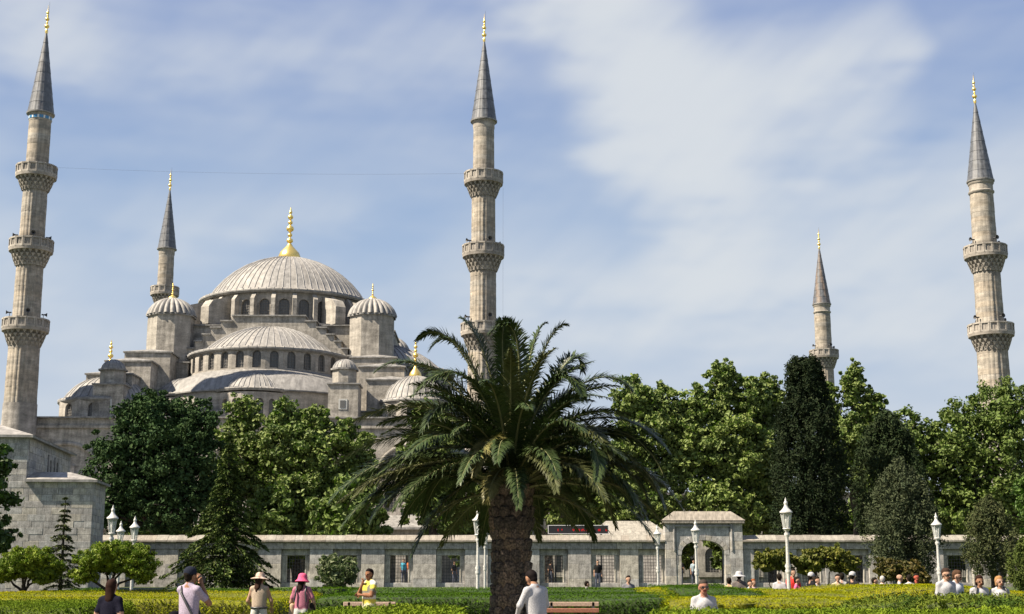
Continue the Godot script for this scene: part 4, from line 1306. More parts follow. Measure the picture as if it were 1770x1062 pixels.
# ---- walls, gate, pavilion ----------------------------------------------------------------------------------------------
func coping_mesh(w: float) -> ArrayMesh:
	var key := "coping%.2f" % w
	if boxes.has(key):
		return boxes[key]
	var b := MB.new()
	var p := [[0.16, 0.0], [0.24, 0.06], [0.24, 0.16], [0.14, 0.18], [-0.30, 0.50], [-0.52, 0.50], [-0.95, 0.18], [-0.95, 0.0]]
	for k in p.size():
		var q: Array = p[(k + 1) % p.size()]
		b.quad(Vector3(-w / 2, p[k][1], p[k][0]), Vector3(w / 2, p[k][1], p[k][0]), Vector3(w / 2, q[1], q[0]), Vector3(-w / 2, q[1], q[0]))
	for s: float in [-1.0, 1.0]:
		for k in range(1, p.size() - 1):
			var a := Vector3(s * w / 2, p[0][1], p[0][0]); var c := Vector3(s * w / 2, p[k][1], p[k][0]); var d := Vector3(s * w / 2, p[k + 1][1], p[k + 1][0])
			if s < 0: b.tri(a, c, d)
			else: b.tri(a, d, c)
	boxes[key] = b.done()
	return boxes[key]

func ashlar(rng: RandomNumberGenerator) -> Material:
	return M["ashlar%d" % (rng.randi() % 5)]

# courses of single blocks filling a rectangle from x0 to x1, y0 to y1, the face at z
func coursed(parent: Node, x0: float, x1: float, y0: float, y1: float, z: float, deep: float, course: float, length: float, rng: RandomNumberGenerator, turn := 0.0, pivot := Vector3.ZERO):
	var n := maxi(1, roundi((y1 - y0) / course))
	var h := (y1 - y0) / n
	for r in n:
		var x := x0
		while x < x1 - 0.01:
			var w := length * rng.randf_range(0.65, 1.35)
			if x == x0 and r % 2: w *= 0.55
			if x1 - x - w < length * 0.4: w = x1 - x
			w = snappedf(w, 0.05) if x + w < x1 - 0.06 else x1 - x
			var at := Vector3(x + w / 2, y0 + h * (r + 0.5), z - deep / 2 + rng.randf_range(-0.008, 0.008))
			block("ashlar_block", parent, ashlar(rng), pivot + at.rotated(Vector3.UP, turn), Vector3(w - 0.006, h - 0.006, deep), turn, 0.009)
			x += w

func perimeter(label: String, x0: float, x1: float, centres: Array, seed_: int):
	var foot := 0.9
	var o := thing("perimeter_wall", label, "wall", Vector3((x0 + x1) / 2, 0, -90), 0.0, "perimeter wall of the mosque court")
	var rng := RandomNumberGenerator.new()
	rng.seed = seed_
	var ox := (x0 + x1) / 2
	var edges := [x0]
	for c in centres:
		edges.append(c - 0.92); edges.append(c + 0.92)
	edges.append(x1)
	for k in range(0, edges.size(), 2):
		if edges[k + 1] - edges[k] > 0.1:
			coursed(o, edges[k] - ox, edges[k + 1] - ox, foot, 3.72, 0.0, 0.8, 0.9, 1.5, rng)
	var grille := MB.new()
	for k in 8:
		grille.box(Vector3(-0.63 + k * 0.18, 0.88, 0), Vector3(0.026, 1.76, 0.026))
	for k in 9:
		grille.box(Vector3(0, 0.08 + k * 0.2, 0.0), Vector3(1.3, 0.024, 0.032))
	var gm := grille.done()
	for c in centres:
		for s in [-1, 1]:
			block("jamb", o, ashlar(rng), Vector3(c - ox + s * 0.785, 2.465, -0.5), Vector3(0.268, 1.73, 0.42))
			block("window_frame", o, M.ashlar2, Vector3(c - ox + s * 0.63, 2.465, -0.36), Vector3(0.09, 1.72, 0.2))
		block("sill", o, ashlar(rng), Vector3(c - ox, (foot + 1.6) / 2, -0.46), Vector3(1.836, 1.6 - foot - 0.006, 0.5))
		block("lintel", o, ashlar(rng), Vector3(c - ox, 3.525, -0.5), Vector3(1.836, 0.384, 0.42))
		put(gm, "window_grille", o, M.iron, Vector3(c - ox, 1.6, -0.52))
	var x := x0
	while x < x1 - 0.01:
		var w := minf(1.65, x1 - x)
		if x1 - x - w < 0.5: w = x1 - x
		block("frieze_block", o, ashlar(rng), Vector3(x + w / 2 - ox, 3.925, -0.4 + 0.02), Vector3(w - 0.01, 0.4, 0.84 + 0.01 * (rng.randi() % 4)))
		x += w
	x = x0
	while x < x1 - 0.01:
		var w: float = [0.5, 0.62, 0.74][rng.randi() % 3]
		if x1 - x - w < 0.4: w = x1 - x
		var m := put(coping_mesh(snappedf(w - 0.01, 0.01)), "coping_stone", o, M["coping%d" % (rng.randi() % 4)], Vector3(x + w / 2 - ox, 4.13 + rng.randf_range(-0.012, 0.012), 0))
		m.rotation.x = rng.randf_range(-0.012, 0.012)
		x += w

func gate():
	var x0 := 9.85
	var x1 := 14.85
	var o := thing("arched_gate", "stone gateway with wide arch and hipped stone top in perimeter wall", "gate", Vector3((x0 + x1) / 2, 0, -89.9))
	var rng := RandomNumberGenerator.new()
	rng.seed = 9
	var c := -0.06
	var hw := 1.4
	var foot := 0.9
	var spring := 3.35
	var rise := 0.95
	var top := 5.35
	coursed(o, -2.5, c - hw - 0.34, foot, top, 0.1, 1.1, 0.56, 0.8, rng)
	coursed(o, c + hw + 0.34, 2.5, foot, top, 0.1, 1.1, 0.56, 0.8, rng)
	for s: float in [-1.0, 1.0]:  # inner piers under the arch
		coursed(o, c + s * (hw + 0.17) - 0.17, c + s * (hw + 0.17) + 0.17, foot, spring, 0.06, 1.0, 0.6, 0.34, rng)
	# wall over the arch
	var b := MB.new()
	var z := 0.02
	var last := Vector3(c - hw - 0.34, spring, z)
	var n := 16
	var arc := func(t: float, grow: float) -> Vector3:
		var a := PI - PI * t
		return Vector3(c + (hw + grow) * cos(a), spring + (rise + grow) * pow(sin(a), 0.85), z)
	for k in n:
		var p: Vector3 = arc.call(k / float(n), 0.3)
		var q: Vector3 = arc.call((k + 1) / float(n), 0.3)
		b.quad(p, q, Vector3(q.x, top, z), Vector3(p.x, top, z))
		b.quad(p - Vector3(0, 0, 0.9), Vector3(p.x, top, z - 0.9), Vector3(q.x, top, z - 0.9), q - Vector3(0, 0, 0.9))
	build(b, "spandrel", o, M.ashlar4)
	for k in 13:
		var v := MB.new()
		var t0 := (k + 0.03) / 13.0
		var t1 := (k + 0.97) / 13.0
		var p: Array = [arc.call(t0, 0.0), arc.call(t1, 0.0), arc.call(t1, 0.31), arc.call(t0, 0.31)]
		var f := Vector3(0, 0, 0.05)
		var d := Vector3(0, 0, -0.9)
		v.quad(p[1] + f, p[0] + f, p[3] + f, p[2] + f)
		v.quad(p[0] + f, p[1] + f, p[1] + d, p[0] + d)
		v.quad(p[2] + f, p[3] + f, p[3] + d, p[2] + d)
		v.quad(p[3] + f, p[0] + f, p[0] + d, p[3] + d)
		v.quad(p[1] + f, p[2] + f, p[2] + d, p[1] + d)
		build(v, "voussoir", o, ashlar(rng))
	for s: float in [-1.0, 1.0]:
		block("panel_moulding", o, M.ashlar1, Vector3(c + s * 1.86, (spring + top) / 2 + 0.1, 0.12), Vector3(0.09, top - spring - 0.3, 0.07))
	block("panel_moulding", o, M.ashlar1, Vector3(c, top - 0.16, 0.12), Vector3(3.6, 0.09, 0.07))
	for k in 6:
		block("cornice_block", o, M["coping%d" % (k % 4)], Vector3(-2.2 + k * 0.88, top + 0.1, -0.42), Vector3(0.87, 0.2, 1.36))
	var r := MB.new()
	var y := top + 0.2
	var e := [Vector3(-2.68, y, 0.28), Vector3(2.68, y, 0.28), Vector3(2.68, y, -1.12), Vector3(-2.68, y, -1.12)]
	var g := [Vector3(-1.85, y + 0.6, -0.3), Vector3(1.85, y + 0.6, -0.3), Vector3(1.85, y + 0.6, -0.55), Vector3(-1.85, y + 0.6, -0.55)]
	for k in 4:
		r.quad(e[k], e[(k + 1) % 4], g[(k + 1) % 4], g[k])
	r.quad(g[0], g[1], g[2], g[3])
	build(r, "hipped_top", o, M.coping0)

func pavilion():
	var o := thing("stone_pavilion", "pale ashlar pavilion with grey lead eaves and a lower annex", "building", Vector3(-26.35, 0, -75), 0.105)
	var rng := RandomNumberGenerator.new()
	rng.seed = 21
	var foot := 0.6
	var core := MB.new()
	core.box(Vector3(-3.5, 4.95, -5.6), Vector3(6.6, 8.7, 10.6))
	core.box(Vector3(1.7, 3.7, -1.75), Vector3(3.5, 6.2, 3.0))
	build(core, "inner_wall", o, M.ashlar1)
	coursed(o, -2.6, 3.6, foot, 7.0, 0.0, 0.3, 0.36, 0.75, rng)
	coursed(o, -2.6, 0.0, 7.0, 9.4, 0.0, 0.3, 0.36, 0.75, rng)
	coursed(o, 0.0, 3.2, foot, 7.0, 0.0, 0.3, 0.36, 0.75, rng, PI / 2, Vector3(3.6, 0, 0) + Vector3(0, 0, -0.3))
	coursed(o, 0.0, 10.7, 6.6, 9.4, 0.0, 0.3, 0.40, 0.9, rng, PI / 2, Vector3(0.02, 0, -0.3))
	for q in [[-5.2, 0.95], [-6.9, 0.85]]:
		var w := bay_mesh(1.0, 1.7, 0.5, 0.2, 1.25, 0.16, Color(0.5, 0.47, 0.43)).done(M.stone_v)
		var wn := put(w, "window", o, null, Vector3(0.1, 7.15, q[0]), PI / 2)
		var g := pane_mesh(0.5, 1.25)
		put(g[0], "pane", wn, M.window, Vector3(0, 0.2, -0.12))
	var r := MB.new()
	var y := 9.4
	var h := 0.24
	r.quad(Vector3(-7.5, y + 0.1, h), Vector3(h + 0.05, y + 0.1, h), Vector3(-2.4, y + 1.0, -3.0), Vector3(-7.5, y + 1.0, -3.0))
	r.quad(Vector3(h + 0.05, y + 0.1, h), Vector3(h + 0.05, y + 0.1, -11.4), Vector3(-2.4, y + 1.0, -8.4), Vector3(-2.4, y + 1.0, -3.0))
	build(r, "lead_roof", o, M.lead2)
	var e := MB.new()
	e.box(Vector3(-3.6, y + 0.03, -5.6), Vector3(7.75, 0.14, 11.7))
	build(e, "eave", o, M.lead_edge)
	var a := MB.new()
	y = 7.0
	a.quad(Vector3(0.05, y + 0.1, h), Vector3(3.6 + h, y + 0.1, h), Vector3(2.0, y + 0.62, -1.6), Vector3(0.05, y + 0.62, -1.6))
	a.quad(Vector3(3.6 + h, y + 0.1, h), Vector3(3.6 + h, y + 0.1, -3.8), Vector3(2.0, y + 0.62, -2.2), Vector3(2.0, y + 0.62, -1.6))
	a.quad(Vector3(3.6 + h, y + 0.1, -3.8), Vector3(0.05, y + 0.1, -3.8), Vector3(0.05, y + 0.62, -2.2), Vector3(2.0, y + 0.62, -2.2))
	a.quad(Vector3(0.05, y + 0.62, -1.6), Vector3(2.0, y + 0.62, -1.6), Vector3(2.0, y + 0.62, -2.2), Vector3(0.05, y + 0.62, -2.2))
	build(a, "annex_roof", o, M.lead2)
	var ae := MB.new()
	ae.box(Vector3(1.9, y + 0.03, -1.75), Vector3(3.84, 0.14, 4.0))
	build(ae, "annex_eave", o, M.lead_edge)

func outbuildings():
	var o := thing("low_building", "low building with pale sloping roof behind the wall beside the gate", "building", Vector3(8.4, 1.5, -101))
	var b := MB.new()
	b.box(Vector3(0, 1.7, 0), Vector3(5.2, 3.4, 4.0))
	build(b, "wall", o, M.ashlar0)
	var r := MB.new()
	r.quad(Vector3(-2.9, 3.4, 2.3), Vector3(2.9, 3.4, 2.3), Vector3(1.6, 4.5, 0), Vector3(-1.6, 4.5, 0))
	r.tri(Vector3(2.9, 3.4, 2.3), Vector3(2.9, 3.4, -2.3), Vector3(1.6, 4.5, 0)); r.tri(Vector3(-2.9, 3.4, -2.3), Vector3(-2.9, 3.4, 2.3), Vector3(-1.6, 4.5, 0))
	r.quad(Vector3(2.9, 3.4, -2.3), Vector3(-2.9, 3.4, -2.3), Vector3(-1.6, 4.5, 0), Vector3(1.6, 4.5, 0))
	build(r, "roof", o, M.coping2)
	# courtyard side of the mosque between the minarets, mostly behind the trees
	var w := thing("courtyard_wall", "long stone courtyard wall with windows behind the broad trees", "wall", Vector3(25.5, 0.6, -150.5))
	var wb := MB.new()
	wb.box(Vector3(0, 5.2, -0.6), Vector3(54.0, 10.4, 1.0))
	build(wb, "wall_face", w, M.stone)
	var wt := MB.new()
	wt.box(Vector3(0, 10.5, -0.5), Vector3(54.4, 0.25, 1.6))
	build(wt, "roof_edge", w, M.lead_edge)
	var bm := bay_mesh(3.0, 3.6, 1.5, 0.5, 2.6, 0.3, Color(0.58, 0.53, 0.45)).done(M.stone_v)
	var gp := pane_mesh(1.5, 2.6)
	for k in 13:
		for j in 2:
			var wn := put(bm, "window", w, null, Vector3(-24 + k * 4.0, 1.6 + j * 4.4, 0.22))
			put(gp[0], "pane", wn, M.window, Vector3(0, 0.5, -0.24))
			put(gp[1], "grille", wn, M.grille_stone, Vector3(0, 0.5, -0.24))

# ---- street furniture -------------------------------------------------------------------------------------------------------
func lamp_posts():
	var o := thing("lamp_post", "white iron lamp post with glass lantern just beside the palm trunk", "lamp post", Vector3(-0.98, 0.2, -40.2), 0.0, "white lantern posts in the park")
	var p := MB.new()
	p.lathe([[0.17, 0.0], [0.17, 0.12], [0.17, 0.12], [0.12, 0.16], [0.105, 0.5], [0.12, 0.54], [0.08, 0.6], [0.058, 0.7], [0.052, 1.7], [0.075, 1.74], [0.085, 1.8], [0.06, 1.86], [0.09, 1.92], [0.05, 2.0], [0.042, 2.68], [0.07, 2.72], [0.075, 2.78], [0.04, 2.84], [0.10, 2.9], [0.11, 2.93], [0.0, 2.94]], 14)
	build(p, "post", o, M.white_iron)
	var f := MB.new()
	var c := []
	for k in 6:
		var a := TAU * k / 6 + 0.3
		var u := Vector3(sin(a), 0, cos(a))
		c.append(u)
		f.tube([u * 0.08 + Vector3(0, 2.92, 0), u * 0.14 + Vector3(0, 3.32, 0)], [0.013, 0.013], 5)
	f.lathe([[0.13, 3.30], [0.152, 3.32], [0.152, 3.36], [0.13, 3.36]], 6)
	build(f, "lantern_frame", o, M.white_iron)
	for k in 6:
		var g := MB.new()
		var u: Vector3 = c[k]
		var v: Vector3 = c[(k + 1) % 6]
		g.quad(u * 0.078 + Vector3(0, 2.94, 0), v * 0.078 + Vector3(0, 2.94, 0), v * 0.136 + Vector3(0, 3.3, 0), u * 0.136 + Vector3(0, 3.3, 0))
		build(g, "lantern_pane", o, M.lantern_glass)
	var bulb := MB.new()
	bulb.lathe([[0.0, 2.95], [0.03, 2.96], [0.03, 3.05], [0.05, 3.1], [0.045, 3.17], [0.0, 3.2]], 10)
	build(bulb, "bulb", o, M.white_iron)
	var t := MB.new()
	t.lathe([[0.172, 3.34], [0.177, 3.37], [0.12, 3.42], [0.076, 3.47], [0.048, 3.53], [0.045, 3.57], [0.06, 3.6], [0.045, 3.64], [0.02, 3.66], [0.03, 3.69], [0.0, 3.76]], 12)
	build(t, "lantern_roof", o, M.white_iron)
	for q in [["tall white lamp post rising from the yellow hedge before the cypress", 7.02, -35.6], ["white lamp post standing beside the group in white shirts", 13.2, -43.3], ["white lamp post in front of the arched gate opening", 6.35, -48.2], ["thin far white lamp post at the wall window next to the gate", 5.9, -56.6],
			["white lantern post rising from the larger mop-headed tree by the pavilion corner", -11.2, -39.0], ["smaller white lantern post between the mop-headed tree and the wall", -12.3, -45.4], ["farthest white lantern post, between the two lanterns by the mop-headed tree", -13.9, -49.5], ["distant white lamp post half hidden by the palm trunk", -1.15, -59.5]]:
		var k := copy_of(o, q[0])
		k.position = Vector3(q[1], terrain(q[1], q[2]), q[2])
		k.scale = Vector3.ONE * 0.945
	o.scale = Vector3.ONE * 0.945

func bench(label: String, at: Vector3, turn: float, w: float):
	var o := thing("park_bench", label, "bench", at, turn, "slatted park benches")
	for k in 3:
		block("back_slat", o, M.bench_wood_pale if k == 2 else M.bench_wood, Vector3(0, 0.70 + k * 0.13, -0.2 - k * 0.02), Vector3(w, 0.095, 0.035), 0.0, 0.008)
	for k in 4:
		block("seat_slat", o, M.bench_wood, Vector3(0, 0.44, -0.12 + k * 0.11), Vector3(w, 0.035, 0.095), 0.0, 0.008)
	for s: float in [-1.0, 1.0]:
		var f := MB.new()
		f.box(Vector3(s * (w / 2 - 0.12), 0.5, -0.245), Vector3(0.05, 1.0, 0.05)); f.box(Vector3(s * (w / 2 - 0.12), 0.21, 0.22), Vector3(0.05, 0.42, 0.05))
		f.box(Vector3(s * (w / 2 - 0.12), 0.40, 0.0), Vector3(0.05, 0.04, 0.5))
		build(f, "leg_frame", o, M.iron)

func display_board():
	var o := thing("display_board", "long black electronic display board with faint red dots above the wall", "display board", Vector3(4.35, 0, -91.4))
	var b := MB.new()
	b.box(Vector3(0, 5.02, 0), Vector3(3.9, 0.5, 0.2))
	build(b, "case", o, M.led_case)
	var f := MB.new()
	f.box(Vector3(0, 5.29, 0), Vector3(3.98, 0.04, 0.24)); f.box(Vector3(0, 4.75, 0), Vector3(3.98, 0.04, 0.24)); f.box(Vector3(1.97, 5.02, 0), Vector3(0.04, 0.5, 0.24)); f.box(Vector3(-1.97, 5.02, 0), Vector3(0.04, 0.5, 0.24))
	build(f, "frame", o, M.aluminium)
	var red := StandardMaterial3D.new()
	red.albedo_color = Color(0.25, 0.01, 0.01)
	red.emission_enabled = true
	red.emission = Color(0.9, 0.03, 0.03)
	red.emission_energy_multiplier = 0.5
	var rng := RandomNumberGenerator.new()
	rng.seed = 3
	var d := MB.new()
	for g in [[-1.35, 2], [-1.1, 2], [-0.38, 3], [-0.14, 6], [0.2, 6], [0.52, 6], [1.02, 2], [1.3, 4], [1.78, 3]]:
		for k in g[1]:
			for j in 3:
				if rng.randf() < 0.8:
					d.box(Vector3(g[0] + k * 0.045, 4.94 + j * 0.05, 0.102), Vector3(0.03, 0.03, 0.012))
	build(d, "led_display_dots", o, red)
	for s: float in [-1.0, 1.0]:
		var q := MB.new()
		q.box(Vector3(s * 1.5, 3.1, -0.05), Vector3(0.12, 3.4, 0.1))
		build(q, "post", o, M.iron)

func wire(label: String, p: Vector3, q: Vector3, sag: float, r: float):
	var b := MB.new()
	var pts := []
	var rad := []
	for k in 13:
		var t := k / 12.0
		pts.append(p.lerp(q, t) - Vector3(0, sag * 4.0 * t * (1.0 - t), 0))
		rad.append(r)
	b.tube(pts, rad, 4)
	tag(build(b, "cable", self, M.iron), label, "cable")

# ---- people -------------------------------------------------------------------------------------------------------------
# bones: [from, to, radius, radius, colour]; joined with a smooth minimum on a grid and meshed as surface nets into b
func flesh(b: MB, bones: Array, cell: float, k: float):
	var lo := Vector3.ONE * 1e9
	var hi := -lo
	for q in bones:
		var r: float = maxf(q[2], q[3])
		lo = lo.min(q[0] - Vector3.ONE * r).min(q[1] - Vector3.ONE * r)
		hi = hi.max(q[0] + Vector3.ONE * r).max(q[1] + Vector3.ONE * r)
	var pad := cell * 2.5
	lo -= Vector3.ONE * pad
	hi += Vector3.ONE * pad
	var nx := int((hi.x - lo.x) / cell) + 2
	var ny := int((hi.y - lo.y) / cell) + 2
	var nz := int((hi.z - lo.z) / cell) + 2
	var val := PackedFloat32Array(); val.resize(nx * ny * nz); val.fill(1.0)
	var near := PackedFloat32Array(); near.resize(nx * ny * nz); near.fill(9.0)
	var who := PackedByteArray(); who.resize(nx * ny * nz)
	for n in bones.size():
		var q: Array = bones[n]
		var a: Vector3 = q[0]
		var ab: Vector3 = q[1] - a
		var ll := maxf(ab.length_squared(), 1e-9)
		var ra: float = q[2]
		var rb: float = q[3]
		var m := maxf(ra, rb) + k + cell * 2.0
		var p0 := (a.min(q[1]) - Vector3.ONE * m - lo) / cell
		var p1 := (a.max(q[1]) + Vector3.ONE * m - lo) / cell
		for z in range(maxi(0, int(p0.z)), mini(nz, int(p1.z) + 1)):
			for y in range(maxi(0, int(p0.y)), mini(ny, int(p1.y) + 1)):
				var i := (z * ny + y) * nx
				for x in range(maxi(0, int(p0.x)), mini(nx, int(p1.x) + 1)):
					var ap := lo + Vector3(x, y, z) * cell - a
					var t := clampf(ap.dot(ab) / ll, 0.0, 1.0)
					var d := (ap - ab * t).length() - lerpf(ra, rb, t)
					if d < near[i + x]:
						near[i + x] = d
						who[i + x] = n
					var e := val[i + x]
					var h := maxf(k - absf(e - d), 0.0) / k
					val[i + x] = minf(e, d) - h * h * k * 0.25
	var at := PackedInt32Array(); at.resize(nx * ny * nz); at.fill(-1)
	var first := b.v.size()
	var corner := [0, 1, nx, nx + 1, nx * ny, nx * ny + 1, nx * ny + nx, nx * ny + nx + 1]
	var off := []
	for c in 8:
		off.append(Vector3(c & 1, (c >> 1) & 1, (c >> 2) & 1))
	var edges := [[0, 1], [2, 3], [4, 5], [6, 7], [0, 2], [1, 3], [4, 6], [5, 7], [0, 4], [1, 5], [2, 6], [3, 7]]
	for z in nz - 1:
		for y in ny - 1:
			var i0 := (z * ny + y) * nx
			for x in nx - 1:
				var i := i0 + x
				var v0 := val[i]
				if absf(v0) > cell * 2.5:
					continue
				var inside := 0
				for c in 8:
					if val[i + corner[c]] < 0: inside += 1
				if inside == 0 or inside == 8:
					continue
				var s := Vector3.ZERO
				var n := 0
				for e in edges:
					var va := val[i + corner[e[0]]]
					var vb := val[i + corner[e[1]]]
					if (va < 0) != (vb < 0):
						s += off[e[0]].lerp(off[e[1]], va / (va - vb))
						n += 1
				at[i] = b.v.size()
				b.v.append(lo + (Vector3(x, y, z) + s / n) * cell)
				var best := i
				for c in 8:
					if near[i + corner[c]] < near[best]: best = i + corner[c]
				b.c.append(bones[who[best]][4])
				b.n.append(Vector3.ZERO)
	var step := [1, nx, nx * ny]
	for z in range(1, nz - 1):
		for y in range(1, ny - 1):
			var i0 := (z * ny + y) * nx
			for x in range(1, nx - 1):
				var i := i0 + x
				var va := val[i]
				if absf(va) > cell * 1.5:
					continue
				for ax in 3:
					var vb := val[i + step[ax]]
					if (va < 0) == (vb < 0):
						continue
					var u: int = step[(ax + 1) % 3]
					var w: int = step[(ax + 2) % 3]
					var q := [at[i], at[i - u], at[i - u - w], at[i - w]]
					if q[0] < 0 or q[1] < 0 or q[2] < 0 or q[3] < 0:
						continue
					if va > 0:
						q = [q[0], q[3], q[2], q[1]]
					var f := (b.v[q[2]] - b.v[q[0]]).cross(b.v[q[3]] - b.v[q[1]])
					for j in q:
						b.n[j] += f
					b.ix.append_array([q[0], q[2], q[1], q[0], q[3], q[2]])
	for j in range(first, b.v.size()):
		b.n[j] = b.n[j].normalized()

func hand(b: MB, wrist: Vector3, along: Vector3, palm_n: Vector3, thumb: float, s: float, skin: Color, curl: float, cell: float):
	var side := along.cross(palm_n).normalized()
	var bones := []
	bones.append([wrist, wrist + along * 0.05 * s, 0.026 * s, 0.030 * s, skin])
	for k in 4:
		var o := (k - 1.5) * 0.019 * s
		var base := wrist + along * 0.085 * s + side * o
		bones.append([wrist + along * 0.03 * s + side * o * 0.8, base, 0.013 * s, 0.0115 * s, skin])
		var l: float = [0.068, 0.078, 0.073, 0.056][k] * s
		var d1 := (along * cos(curl) + palm_n * sin(curl)).normalized()
		var m := base + d1 * l * 0.5
		var d2 := (along * cos(curl * 2.2) + palm_n * sin(curl * 2.2)).normalized()
		bones.append([base, m, 0.0095 * s, 0.009 * s, skin]); bones.append([m, m + d2 * l * 0.5, 0.009 * s, 0.0075 * s, skin])
	var t0 := wrist + along * 0.025 * s + side * thumb * 0.026 * s
	var t1 := t0 + (along * 0.6 + side * thumb * 0.8 + palm_n * 0.3).normalized() * 0.04 * s
	bones.append([t0, t1, 0.013 * s, 0.0105 * s, skin]); bones.append([t1, t1 + (along * 0.9 + side * thumb * 0.35 + palm_n * 0.3).normalized() * 0.032 * s, 0.0105 * s, 0.0085 * s, skin])
	flesh(b, bones, cell, 0.006 * s)

# a person facing +z before the turn. Lengths in q are shares of the height.
func person(label: String, at: Vector3, turn: float, h: float, q: Dictionary) -> Node3D:
	var o := thing("person", label, "person", at, turn, q.get("group", "visitors in the park"))
	var skin: Color = q.get("skin", Color(0.42, 0.25, 0.17))
	var shirt: Color = q.get("shirt", Color(0.75, 0.75, 0.75))
	var legs: Color = q.get("legs", Color(0.12, 0.13, 0.18))
	var shoe := Color(0.05, 0.045, 0.04)
	var fine: bool = q.get("fine", true)
	var sleeve: String = q.get("sleeve", "short")
	var lean: Vector3 = q.get("lean", Vector3.ZERO)      # where the chest moves to
	var drop: float = q.get("drop", 0.0)                 # seated: how far the hips come down
	var build_: float = q.get("wide", 1.0)
	var y := func(p: Vector3) -> Vector3:  # a joint of the upper body, carried along by the lean
		var t := clampf((p.y - 0.52) / 0.3, 0.0, 1.6)
		return (p + lean * t + Vector3(0, -drop, 0)) * h
	var b := MB.new()
	var bones := []
	var pelvis: Vector3 = y.call(Vector3(0, 0.53, 0))
	var w := 0.094 * build_
	var neck: Vector3 = y.call(Vector3(0, 0.835, -0.008))
	var tr := 0.052 * h * build_
	for s: float in [-1.0, 1.0]:
		bones.append([y.call(Vector3(s * 0.04, 0.56, 0)), y.call(Vector3(s * 0.046 * build_, 0.74, 0.004)), tr, tr * 1.06, shirt])
		bones.append([y.call(Vector3(s * 0.03, 0.79, -0.008)), y.call(Vector3(s * w * 0.95, 0.80, -0.008)), 0.036 * h, 0.030 * h, shirt])
		bones.append([y.call(Vector3(s * 0.015, 0.842, -0.012)), y.call(Vector3(s * w * 0.8, 0.812, -0.008)), 0.024 * h, 0.024 * h, shirt])
		bones.append([pelvis + Vector3(s * 0.04 * h, -0.01 * h, 0), pelvis + Vector3(s * 0.048 * h, -0.055 * h, 0), 0.062 * h * build_, 0.054 * h, legs])
	bones.append([y.call(Vector3(0, 0.60, 0.0)), y.call(Vector3(0, 0.76, 0.006)), 0.066 * h * build_, 0.068 * h * build_, shirt])
	bones.append([neck - Vector3(0, 0.02 * h, 0), y.call(Vector3(0, 0.875, 0.004)), 0.034 * h, 0.031 * h, skin])
	var hands := []
	for k in 2:
		var s := -1.0 if k == 0 else 1.0
		var sh: Vector3 = y.call(Vector3(s * w, 0.80, -0.006))
		var el: Vector3 = y.call(q["elbows"][k]) if q.has("elbows") else y.call(Vector3(s * 0.122, 0.63, -0.02))
		var wr: Vector3 = y.call(q["hands"][k]) if q.has("hands") else y.call(Vector3(s * 0.13, 0.49, 0.03))
		var up := shirt if sleeve != "none" else skin
		var low := shirt if sleeve == "long" else skin
		if sleeve == "short":
			var mid := sh.lerp(el, 0.62)
			bones.append([sh, mid, 0.030 * h, 0.030 * h, up]); bones.append([mid, el, 0.026 * h, 0.023 * h, skin])
		else:
			bones.append([sh, el, 0.033 * h if up == shirt else 0.028 * h, 0.027 * h if up == shirt else 0.023 * h, up])
		var d := (wr - el).normalized()
		bones.append([el, wr, 0.026 * h if low == shirt else 0.0225 * h, 0.021 * h if low == shirt else 0.0155 * h, low])
		hands.append([wr, d, s])
		if not fine:
			bones.append([wr, wr + d * 0.06 * h, 0.02 * h, 0.018 * h, skin])
	for k in 2:
		var s := -1.0 if k == 0 else 1.0
		var hip := pelvis + Vector3(s * 0.05, -0.05, 0) * h
		var knee: Vector3 = q["knees"][k] * h if q.has("knees") else Vector3(s * 0.055, 0.275, 0.01) * h
		var ank: Vector3 = q["ankles"][k] * h if q.has("ankles") else Vector3(s * 0.058, 0.045, -0.01) * h
		bones.append([hip, knee, 0.052 * h, 0.036 * h, legs]); bones.append([knee, ank, 0.035 * h, 0.024 * h, legs])
		bones.append([ank + Vector3(0, -0.022, -0.01) * h, ank + Vector3(s * 0.01, -0.03, 0.085) * h, 0.021 * h, 0.017 * h, shoe])
	if q.get("stripes", false):  # horizontal bands knitted into the shirt
		var band := [Color(0.70, 0.68, 0.60), Color(0.66, 0.58, 0.10), Color(0.68, 0.66, 0.58), Color(0.20, 0.19, 0.15), Color(0.66, 0.58, 0.10)]
		var out := []
		for bone in bones:
			if bone[4] == shirt:
				for j in 5:
					var p: Vector3 = bone[0].lerp(bone[1], j / 5.0)
					var e: Vector3 = bone[0].lerp(bone[1], (j + 1) / 5.0)
					out.append([p, e, lerpf(bone[2], bone[3], j / 5.0), lerpf(bone[2], bone[3], (j + 1) / 5.0), band[int(fposmod((p.y + e.y) * 0.5 / h / 0.052, 5.0))]])
			else:
				out.append(bone)
		bones = out
	flesh(b, bones, 0.019 if fine else 0.036, 0.022 * h if fine else 0.03)
	for hd in hands:
		if fine:
			var pn: Vector3 = (Vector3(0, 0, 1) if absf(hd[1].z) < 0.7 else Vector3(0, -1, 0))
			pn = (pn - hd[1] * pn.dot(hd[1])).normalized()
			hand(b, hd[0] - hd[1] * 0.01, hd[1], pn, -hd[2], h / 1.7, skin, q.get("curl", 0.3), 0.006)
	# head: skull, face, jaw, nose, ears, eyes and mouth
	var look: float = q.get("look", 0.0)
	var nod: float = q.get("nod", 0.0)
	var hc: Vector3 = y.call(Vector3(0, 0.918, 0.008)) + Vector3(0, -absf(nod) * 0.02 * h, nod * 0.04 * h)
	var hb := Basis(Vector3.UP, look) * Basis(Vector3.RIGHT, nod)
	var H := []
	var dark := Color(0.03, 0.02, 0.018)
	var put_ := func(a: Vector3, e: Vector3, r0: float, r1: float, c: Color): H.append([hc + hb * (a * h), hc + hb * (e * h), r0 * h, r1 * h, c])
	put_.call(Vector3(0, 0.022, -0.012), Vector3(0, 0.02, 0.008), 0.046, 0.044, skin)
